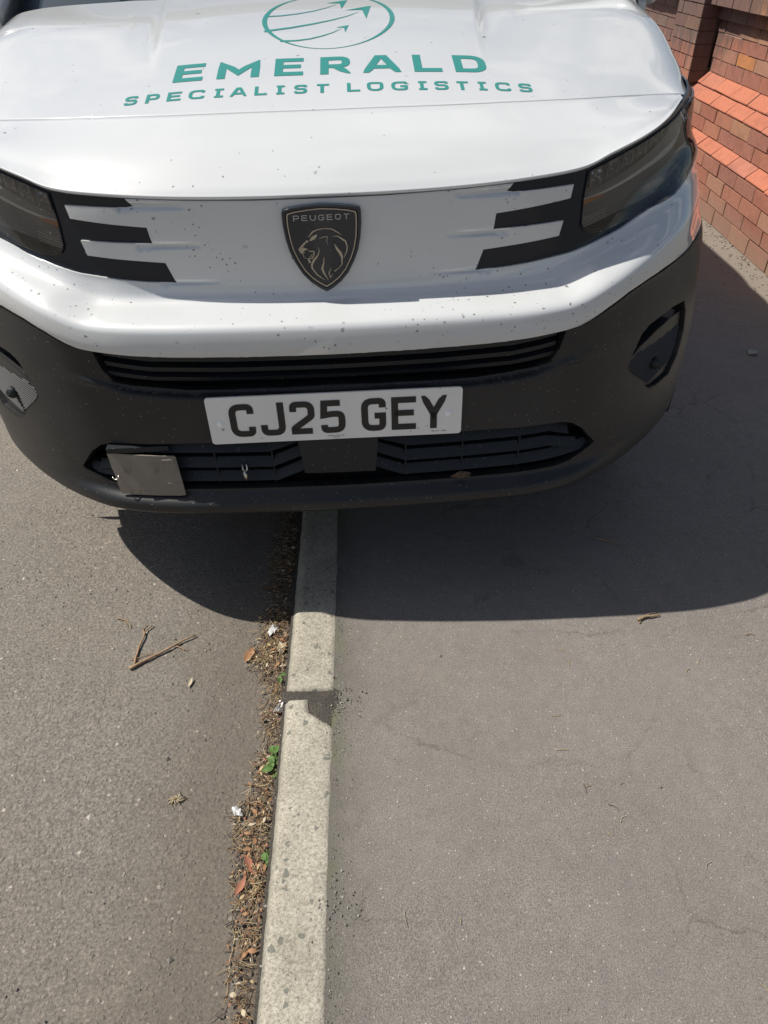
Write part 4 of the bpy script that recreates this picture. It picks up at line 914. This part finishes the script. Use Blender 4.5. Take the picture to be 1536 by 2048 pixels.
def course(x,z0,z1,y0,y1,off,mat='brick',xb=None,xt=None,pitch=PITCH,name='brick'):
    """one course; xt = x of the front face at the top when the brick is a sloping plinth"""
    xt=x if xt is None else xt;xb=x+.10;h=z1-z0
    prof=[(0,J*.5),(xt-x,h-J*.5),(xb-x,h-J*.5),(xb-x,J*.5)] if abs(xt-x)<1e-6 else [(0,.004),(.0,.010),(xt-x,h-.003),(xb-x,h-.003),(xb-x,.004)]
    full=[mkbrick(name,pitch-J,prof,MT[mat],k+z0*100) for k in range(3)]
    y=y0+off-pitch;k=0
    while y<y1:
        a=max(y,y0);b=min(y+pitch,y1)
        if b-a>.03:
            me=full[random.randrange(3)] if abs(b-a-pitch)<1e-6 else mkbrick(name,b-a-J,prof,MT[mat],k)
            o=bpy.data.objects.new(name,me);COL.objects.link(o);o.parent=wall
            o.location=(x-1.85+random.uniform(-.0018,.0018),a+J*.5-4.9,z0);o.rotation_euler=(random.uniform(-.006,.006),0,random.uniform(-.006,.006))
        y+=pitch;k+=1
YA,YB,YC,YD=3.05,5.21,5.67,7.05
ph=4.352  # a joint of the lowest full course
def jo(y,y0=YA): return (y-y0)%PITCH
course(1.85,.0,.083,YA,YD,jo(4.22));course(1.85,.083,.157,YA,YD,jo(4.352));course(1.85,.157,.230,YA,YD,jo(4.191));course(1.85,.230,.302,YA,YD,jo(4.067))
course(1.85,.302,.360,YA,YD,jo(4.219),'plinth',xt=1.905)
course(1.905,.360,.433,YA,YD,jo(4.324));course(1.905,.433,.502,YA,YD,jo(4.426))
course(1.902,.502,.562,YA,YD,jo(4.546),'plinth',xt=1.957)
course(1.955,.562,.625,YA,YD,jo(4.66),'plinth',xt=2.010)
hs_=[.625,.698,.763,.829,.895]
offs=[4.70,4.83,4.72,4.86,4.75]
for i in range(4):
    course(2.01,hs_[i],hs_[i+1],YA,YB,jo(offs[i]));course(2.01,hs_[i],hs_[i+1],YC,YD,jo(offs[i],YC))
course(1.985,.895,.962,YA,YB,jo(4.77));course(1.985,.895,.962,YC,YD,jo(4.77,YC))
# pier
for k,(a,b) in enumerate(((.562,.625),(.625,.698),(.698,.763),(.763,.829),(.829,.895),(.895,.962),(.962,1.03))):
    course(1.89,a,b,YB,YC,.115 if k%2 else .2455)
course(1.930,.962,1.032,YA,YB,.12,'brick');course(1.930,.962,1.032,YC,YD,.10,'brick')
course(1.95,1.032,1.105,YA,YB,.03,'plinth',pitch=.118);course(1.95,1.032,1.105,YC,YD,.03,'plinth',pitch=.118);course(1.88,1.032,1.105,YB,YC,.10,'plinth',pitch=.118)
def mort(P,y0,y1,mat='mortar'):
    n=len(P);o=mobj('mortar',[(x-1.85,y0-4.9,z) for x,z in P]+[(x-1.85,y1-4.9,z) for x,z in P],[(i,(i+1)%n,n+(i+1)%n,n+i) for i in range(n)]+[tuple(range(n)),tuple(range(n,2*n))[::-1]],MT[mat],wall)
e=.006
mort([(1.85+e,-.07),(1.85+e,.300),(1.905+e+.004,.354),(1.905+e,.50),(1.957+e,.555),(2.01+e+.004,.618),(2.08,.618),(2.08,-.07)],YA+.003,YD-.003)
mort([(2.01+e,.618),(2.01+e,.897),(1.985+e,.897),(1.985+e,.963),(1.93+e,.965),(1.93+e,1.030),(2.22,1.030),(2.22,.618)],YA+.003,YB+.01,'mortarp')
mort([(2.01+e,.618),(2.01+e,.897),(1.985+e,.897),(1.985+e,.963),(1.93+e,.965),(1.93+e,1.030),(2.22,1.030),(2.22,.618)],YC-.01,YD-.003)
mort([(1.89+e,.565),(1.89+e,1.030),(2.0,1.030),(2.0,.565)],YB+.004,YC-.004)
mort([(2.2,-.07),(2.2,1.1),(2.22,1.1),(2.22,-.07)],YA,YD)
# ================================================ LITTER AND SMALL THINGS
def leafmat(name,c,tr=.2):
    m=M_(name);m.set(Base_Color=m.mix(m.noise(60,4,.6),c,tuple(v*.55 for v in c)),Roughness=.7);return m.m
LM=[leafmat('straw',(.48,.36,.19)),leafmat('orange_dead_leaf',(.38,.20,.095)),leafmat('brown_dead_leaf',(.17,.10,.055)),leafmat('dark_humus',(.05,.038,.028)),leafmat('pale_husk',(.55,.47,.33)),leafmat('red_dead_leaf',(.40,.16,.095))]
GREEN=leafmat('green_weed_leaf',(.10,.20,.045));PAPER=leafmat('white_paper',(.74,.74,.74));TW=leafmat('twig_bark',(.37,.24,.145));TW2=leafmat('dry_twig',(.34,.24,.14))
RZ=-.045
edge_pts=[(-.6,-.26),(.20,-.255),(.39,-.248),(.49,-.252),(.62,-.262),(.71,-.285),(.765,-.278),(.81,-.252),(.94,-.268),(1.03,-.262),(1.10,-.315),(1.18,-.30),(1.32,-.30),(1.51,-.30),(1.9,-.30),(2.6,-.31)]
LE=lambda y:float(np.interp(y,[p[0] for p in edge_pts],[p[1] for p in edge_pts]))
m=M_('gutter_silt');c=m.ramp(m.noise(120,5,.75),[(.3,(.045,.036,.027)),(.5,(.115,.092,.070)),(.72,(.235,.195,.150))]);m.set(Base_Color=c,Roughness=.95);m.bump(m.noise(150,4,.7),1.0,.006)
V=[];ny=300;nx=9
for i in range(ny):
    y=-.6+3.0*i/(ny-1);a=LE(y)+.012*mnoise.noise(Vector((y*22,5,0)))+.010*mnoise.noise(Vector((y*60,8,0)));b=KL(y)+.006
    for j in range(nx):
        t=j/(nx-1);x=a+(b-a)*t;V.append((x,y,RZ-.003+.0105*t**.8*(1+.5*mnoise.noise(Vector((x*60,y*60,2))))+(.004*mnoise.noise(Vector((x*120,y*120,4))) if 0<j else -.003)))
o=mobj('gutter_silt',V,[(i*nx+j,i*nx+j+1,(i+1)*nx+j+1,(i+1)*nx+j) for i in range(ny-1) for j in range(nx-1)],m.m,smooth=True);o['kind']='stuff'
def chip(mb,c,a,l,w,mi,r,bend=.3,tilt=.3):
    """small curled leaf fragment: 2x3 strip"""
    ca,sa=cos(a),sin(a);V=[];n=4
    for i in range(n+1):
        t=i/n-.5;ww=w*(1-abs(2*t)**1.6*.8)+.0002;h=bend*l*(.25-t*t)*r.uniform(.7,1.3)
        for s in(-.5,.5):
            x=t*l;y=s*ww;z=h+abs(s)*ww*.3*r.uniform(0,1)+s*ww*tilt;V.append((c[0]+x*ca-y*sa,c[1]+x*sa+y*ca,c[2]+z))
    mb.add(V,[(2*i,2*i+1,2*i+3,2*i+2) for i in range(n)],mi)
r=random.Random(11);mb=MB()
dens=[(.2,.7),(.33,.9),(.40,.35),(.5,.5),(.56,.9),(.62,1.4),(.66,.7),(.72,1.6),(.78,.45),(.83,.8),(.88,.25),(.95,.6),(1.0,.3),(1.05,.6),(1.13,1.7),(1.22,1.0),(1.3,.3),(1.42,.9),(1.6,.5)]
cnt=0
while cnt<3600:
    y=r.uniform(.1,1.9)
    if r.random()*1.8>float(np.interp(y,[d[0] for d in dens],[d[1] for d in dens])): continue
    cnt+=1;a=LE(y);b=KL(y);t=r.betavariate(2.0,1.3);x=a-.02+(b-a+.014)*t
    z=RZ+.004+.010*max(0,t-.15)+r.uniform(0,.004)
    k=r.random()
    if k<.60: # straw / needles
        l=r.uniform(.008,.026);an=r.uniform(0,pi);u=r.uniform(-.25,.5);bz=r.uniform(-.3,.3)
        P=[(x+l*(q-.5)*cos(an+bz*q),y+l*(q-.5)*sin(an+bz*q),z+abs(u)*l*(q-.2)**2*.5) for q in (0,.35,.7,1)]
        mb.tube(P,r.uniform(.0004,.0009),3,r.choice([0,0,0,2,2,4,3,1]),caps=False)
    elif k<.975: chip(mb,(x,y,z),r.uniform(0,2*pi),r.uniform(.003,.009),r.uniform(.0015,.004),r.choice([0,0,1,2,2,2,3,3,3,2,4,5]),r,r.uniform(.1,.7),r.uniform(-.8,.8))
    else: chip(mb,(x,y,z+.002),r.uniform(0,2*pi),r.uniform(.009,.016),r.uniform(.004,.008),r.choice([0,1,2,2,4]),r,r.uniform(.1,.5),r.uniform(-.5,.5))
o=mb.build('leaf_litter',LM);o['kind']='stuff'
# loose grit and crumbs: on the pavement by the kerb, on the road, by the wall foot
def crumb(mb,c,s,r,mi=0):
    V=[(c[0]+s*x*r.uniform(.6,1.2),c[1]+s*y*r.uniform(.6,1.2),c[2]+s*z*r.uniform(.5,.9)) for x,y,z in ((1,0,0),(0,1,0),(-1,0,0),(0,-1,0),(.2,.1,1),(0,0,-.6))]
    mb.add(V,[(0,1,4),(1,2,4),(2,3,4),(3,0,4),(1,0,5),(2,1,5),(3,2,5),(0,3,5)],mi)
G1=simple('pale_grit',(.36,.33,.29),.8).m;G2=simple('grey_grit',(.17,.16,.145),.8).m;G3=simple('dark_grit',(.08,.075,.07),.8).m
mb=MB()
for i in range(260):
    y=r.uniform(.1,1.4);x=KR(y)+.002+abs(r.gauss(0,.016));crumb(mb,(x,y,.001),r.uniform(.0008,.0024),r,r.choice([0,1,1,2]))
for i in range(45): crumb(mb,(-.082+r.gauss(0,.020),.545+r.gauss(0,.03),.002),r.uniform(.001,.0034),r,r.choice([0,1,1,2]))
for i in range(70): crumb(mb,(-.085+r.gauss(0,.02),.96+r.gauss(0,.03),.003),r.uniform(.001,.003),r,r.choice([0,1,1,2]))
for i in range(420): crumb(mb,(r.uniform(-.04,1.8),r.uniform(.2,3.4),.001),r.uniform(.0008,.0021),r,r.choice([0,0,1,2]))
for i in range(700): crumb(mb,(r.uniform(-1.4,-.3),r.uniform(.2,2.2),RZ+.001),r.uniform(.001,.0034),r,r.choice([0,1,1,2,2]))
for i in range(420): crumb(mb,(1.845-abs(r.gauss(0,.10)),r.uniform(3.2,5.4),.002),r.uniform(.001,.006),r,r.choice([0,1,1,2]))
o=mb.build('loose_grit',[G1,G2,G3]);o['kind']='stuff'
mb=MB()
for i in range(90):
    x,y=r.uniform(-.02,1.6),r.uniform(.25,2.4);a=r.uniform(0,6.3);l=r.uniform(.006,.026);b_=r.uniform(-.8,.8)
    mb.tube([(x+l*t*cos(a+b_*t),y+l*t*sin(a+b_*t),.0022) for t in (0,.3,.6,1)],r.uniform(.0004,.0007),3,r.choice([0,0,4,2]),caps=False)
o=mb.build('grass_clippings',LM);o['kind']='stuff'
mb=MB()
for i in range(110): chip(mb,(1.845-abs(r.gauss(0,.04)),r.uniform(3.3,5.4),.003),r.uniform(0,6),r.uniform(.006,.022),r.uniform(.003,.008),r.choice([2,2,3,3,1,0]),r)
o=mb.build('wall_foot_debris',LM);o['kind']='stuff'
# individual things
def twig(name,paths,mat,label,cat='twig',zz=RZ):
    mb=MB()
    for P,r0 in paths:
        Q=[];n=len(P)
        for i in range(n-1):
            for k in range(4):
                t=k/4;Q.append((P[i][0]*(1-t)+P[i+1][0]*t+random.gauss(0,.0007),P[i][1]*(1-t)+P[i+1][1]*t+random.gauss(0,.0007),zz+r0+.002+random.gauss(0,.0004)))
        Q.append((P[-1][0],P[-1][1],zz+r0*.6+.002));mb.tube(Q,[r0*(1-.6*i/len(Q)) for i in range(len(Q))],6)
    o=mb.build(name,mat);tag(o,label,cat);return o
twig('forked_twig',[([(-.5925,1.0894),(-.5632,1.1116),(-.5232,1.142),(-.4882,1.1732),(-.4594,1.1923)],.0042),([(-.5851,1.0967),(-.5874,1.1497),(-.586,1.1971),(-.580,1.215),(-.573,1.225)],.0032),([(-.5855,1.197),(-.594,1.214),(-.590,1.23)],.0016),([(-.541,1.128),(-.515,1.150),(-.488,1.168)],.0018),([(-.50,1.16),(-.478,1.148),(-.468,1.152)],.0016),([(-.585,1.12),(-.562,1.135),(-.548,1.135)],.0012),([(-.577,1.105),(-.556,1.128),(-.553,1.15)],.0010),([(-.60,1.12),(-.575,1.115)],.001),([(-.57,1.115),(-.545,1.122)],.0011)],TW,'brown forked twig lying on the road, the largest twig in the scene')
twig('small_twig',[([(-.6677,1.25),(-.6441,1.2416),(-.6300,1.228),(-.6236,1.2167)],.0018),([(-.645,1.240),(-.633,1.222)],.0012)],TW2,'small bent dry twig on the road, above left of the forked twig')
twig('pavement_stick',[([(.6117,1.2001),(.630,1.210),(.650,1.2125),(.6684,1.2164)],.0042),([(.632,1.214),(.648,1.224),(.664,1.226)],.0013),([(.618,1.196),(.612,1.192)],.0018)],TW2,'short pale stick on the pavement at the edge of the van shadow',zz=0)
twig('shaded_stick',[([(.5782,1.5043),(.612,1.492),(.6462,1.4753)],.0024)],TW2,'thin stick lying in the van shadow on the pavement',zz=0)
twig('dark_sliver',[([(.8544,1.1571),(.868,1.160),(.878,1.1575)],.0012)],TW,'tiny dark sliver on the pavement near the right edge',cat='twig',zz=0)
twig('straw_stem',[([(-.2546,.5334),(-.2563,.4786),(-.2553,.4203)],.0010)],LM[0],'long dry grass stem along the edge of the gutter litter',cat='straw')
def leaf(name,c,a,l,w,mat,label=None,cat=None,bend=.25,zl=.004,parent=None,z0=RZ,shape=0):
    n=9;V=[];ca,sa=cos(a),sin(a);rr=random.Random(int(l*1e5)+int(c[0]*1e4))
    for i in range(n+1):
        t=i/n;ww=w*(sin(pi*min(1,t*1.05+.02))**.7)*(1+rr.uniform(-.18,.18)*(shape>0));
        for s in(-1,-.5,0,.5,1):
            x=(t-.5)*l;y=s*ww/2;z=zl+bend*l*(t-.35)**2+abs(s)*ww*.22+rr.uniform(-.0005,.0005);V.append((x*ca-y*sa,x*sa+y*ca,z))
    F=[(i*5+j,i*5+j+1,(i+1)*5+j+1,(i+1)*5+j) for i in range(n) for j in range(4)]
    o=mobj(name,V,F,mat,parent,smooth=True);o.location=(c[0],c[1],z0)
    if cat:tag(o,label,cat)
    return o
leaf('dead_leaf',(-.3186,1.1312),1.25,.046,.022,LM[1],'orange dead leaf on the road beside the kerb litter heap','leaf',shape=1)
leaf('dead_leaf',(-.2982,1.3525),.2,.036,.018,LM[2],'brown dead leaf in the gutter inside the van shadow','leaf',shape=1)
leaf('dead_leaf',(-.2440,.6300),2.2,.046,.014,LM[5],'curled red dead leaf in the gutter left of the lower green weed','leaf',bend=.6,zl=.010,shape=1)
leaf('dead_leaf',(-.2560,.5950),1.1,.036,.012,LM[5],'narrow reddish dead leaf below the curled red one in the gutter','leaf',bend=.6,zl=.009,shape=1)
leaf('dead_leaf',(-.2200,.872),.9,.034,.012,LM[1],'orange dead leaf standing against the kerb above the green weed','leaf',bend=.5,zl=.014,shape=1)
leaf('dead_leaf',(-.245,1.145),1.9,.034,.016,LM[4],'pale yellow dead leaf on the kerb litter heap','leaf',bend=.5,zl=.012,shape=1)
leaf('dead_leaf',(1.4517,2.6182),.6,.050,.036,leafmat('grey_scrap',(.33,.36,.30)),'pale grey-green leaf scrap on the shaded pavement beside the van','leaf',z0=0)
def scrap(c,s,label,seed):
    rr=random.Random(seed);V=[];n=5
    for i in range(n):
        for j in range(n):
            V.append(((i/(n-1)-.5)*s[0]+rr.uniform(-.12,.12)*s[0]+(j-2)*.1*s[0],(j/(n-1)-.5)*s[1]+rr.uniform(-.1,.1)*s[1],rr.uniform(.002,.010)+.004*(i%2)))
    o=mobj('paper_scrap',V,[(i*n+j,i*n+j+1,(i+1)*n+j+1,(i+1)*n+j) for i in range(n-1) for j in range(n-1)],PAPER);o.location=(c[0],c[1],RZ+.008);o.rotation_euler=(0,0,seed);tag(o,label,'paper scrap')
scrap((-.272,1.200),(.026,.018),'crumpled white paper scrap in the gutter just outside the van shadow',1)
scrap((-.229,.975),(.016,.030),'torn white paper scrap against the kerb beside the joint between stones',3)
scrap((-.2847,.7339),(.016,.016),'small white paper scrap at the left of the gutter litter',5)
def weed(c,n,label,seed,sp=.022,big=1.):
    rr=random.Random(seed);w=empty('weed',(c[0],c[1],RZ));tag(w,label,'weed')
    for i in range(n):
        a=rr.uniform(0,2*pi);d=rr.uniform(.2,1)*sp;x,y=d*cos(a)*.7,d*sin(a)*1.25;h=rr.uniform(.010,.024)
        l=rr.uniform(.016,.026)*big;o=leaf('leaf',(x,y),a+rr.uniform(-.5,.5),l,l*.68,GREEN,bend=-.35,zl=0,parent=w,z0=h)
        o.rotation_euler=(rr.uniform(-.4,.4),rr.uniform(-.4,.4),0)
        mb=MB();mb.tube([(0,0,.004),(x*.5,y*.5,h*.8),(x,y,h)],.0007,4);mb.build('stem',GREEN,w)
weed((-.226,.838),12,'green weed with round leaves growing at the foot of the kerb, the largest weed',4,.026)
weed((-.214,.628),6,'lower small green weed in the gutter beside the red leaves',8,.020,.9)
weed((-.236,1.055),5,'small green weed under the litter heap above the kerb joint',9,.018,.75)
# dried sprig and seed husk on the road
mb=MB();rr=random.Random(2)
for i in range(16):
    a=rr.uniform(0,6.3);l=rr.uniform(.008,.020);mb.tube([(0,0,.003),(l*.5*cos(a),l*.5*sin(a),.007+rr.uniform(0,.005)),(l*cos(a+.5),l*sin(a+.5),.003)],.0011,4,rr.choice([0,1]))
o=mb.build('dried_sprig',[LM[0],LM[4]]);o.location=(-.4091,.763,RZ);tag(o,'curled straw coloured dried sprig alone on the road','sprig')
leaf('seed_husk',(-.4424,1.0500),1.4,.026,.008,LM[4],'small twisted seed husk on the road right of the forked twig','husk',bend=.5)
for i,(c,s,l,mi) in enumerate((((-.4502,.8541),.0065,'dark stone on the road at left, above the dried sprig',2),((-.3585,.4786),.006,'dark grey pebble on the road low down beside the gutter',1),((-.5717,.7288),.0065,'cream pebble on the road, left of the dried sprig',0))):
    mb=MB();crumb(mb,(0,0,.002),s,r);o=mb.build('pebble',[G1,G2,G3][mi]);o.location=(*c,RZ);tag(o,l,'pebble')
for c,l in (((.5369,.7656),'small grey pebble alone on the pavement at mid right'),((.1287,1.0934),'tiny dark pebble on the sunlit pavement just below the van shadow')):
    mb=MB();crumb(mb,(0,0,.002),.0045,r);o=mb.build('pebble',G2);o.location=(*c,0);tag(o,l,'pebble')
# dead curled leaf caught in the lower grille
M=Matrix.Translation((X0,Y0,0))@Euler((0,-TAU,PHI)).to_matrix().to_4x4()
c=M@Vector(tuple(fs(.262,.357,-.004)))
mb=MB()
for i in range(7): chip(mb,(r.uniform(-.018,.018),r.uniform(-.004,.004),r.uniform(-.003,.004)),r.uniform(-.5,.5),r.uniform(.02,.035),.008,0,r,.4,.6)
o=mb.build('dead_leaf',LM[2]);o.location=c;tag(o,'crumpled brown dead leaf caught in the lower grille of the van','leaf')
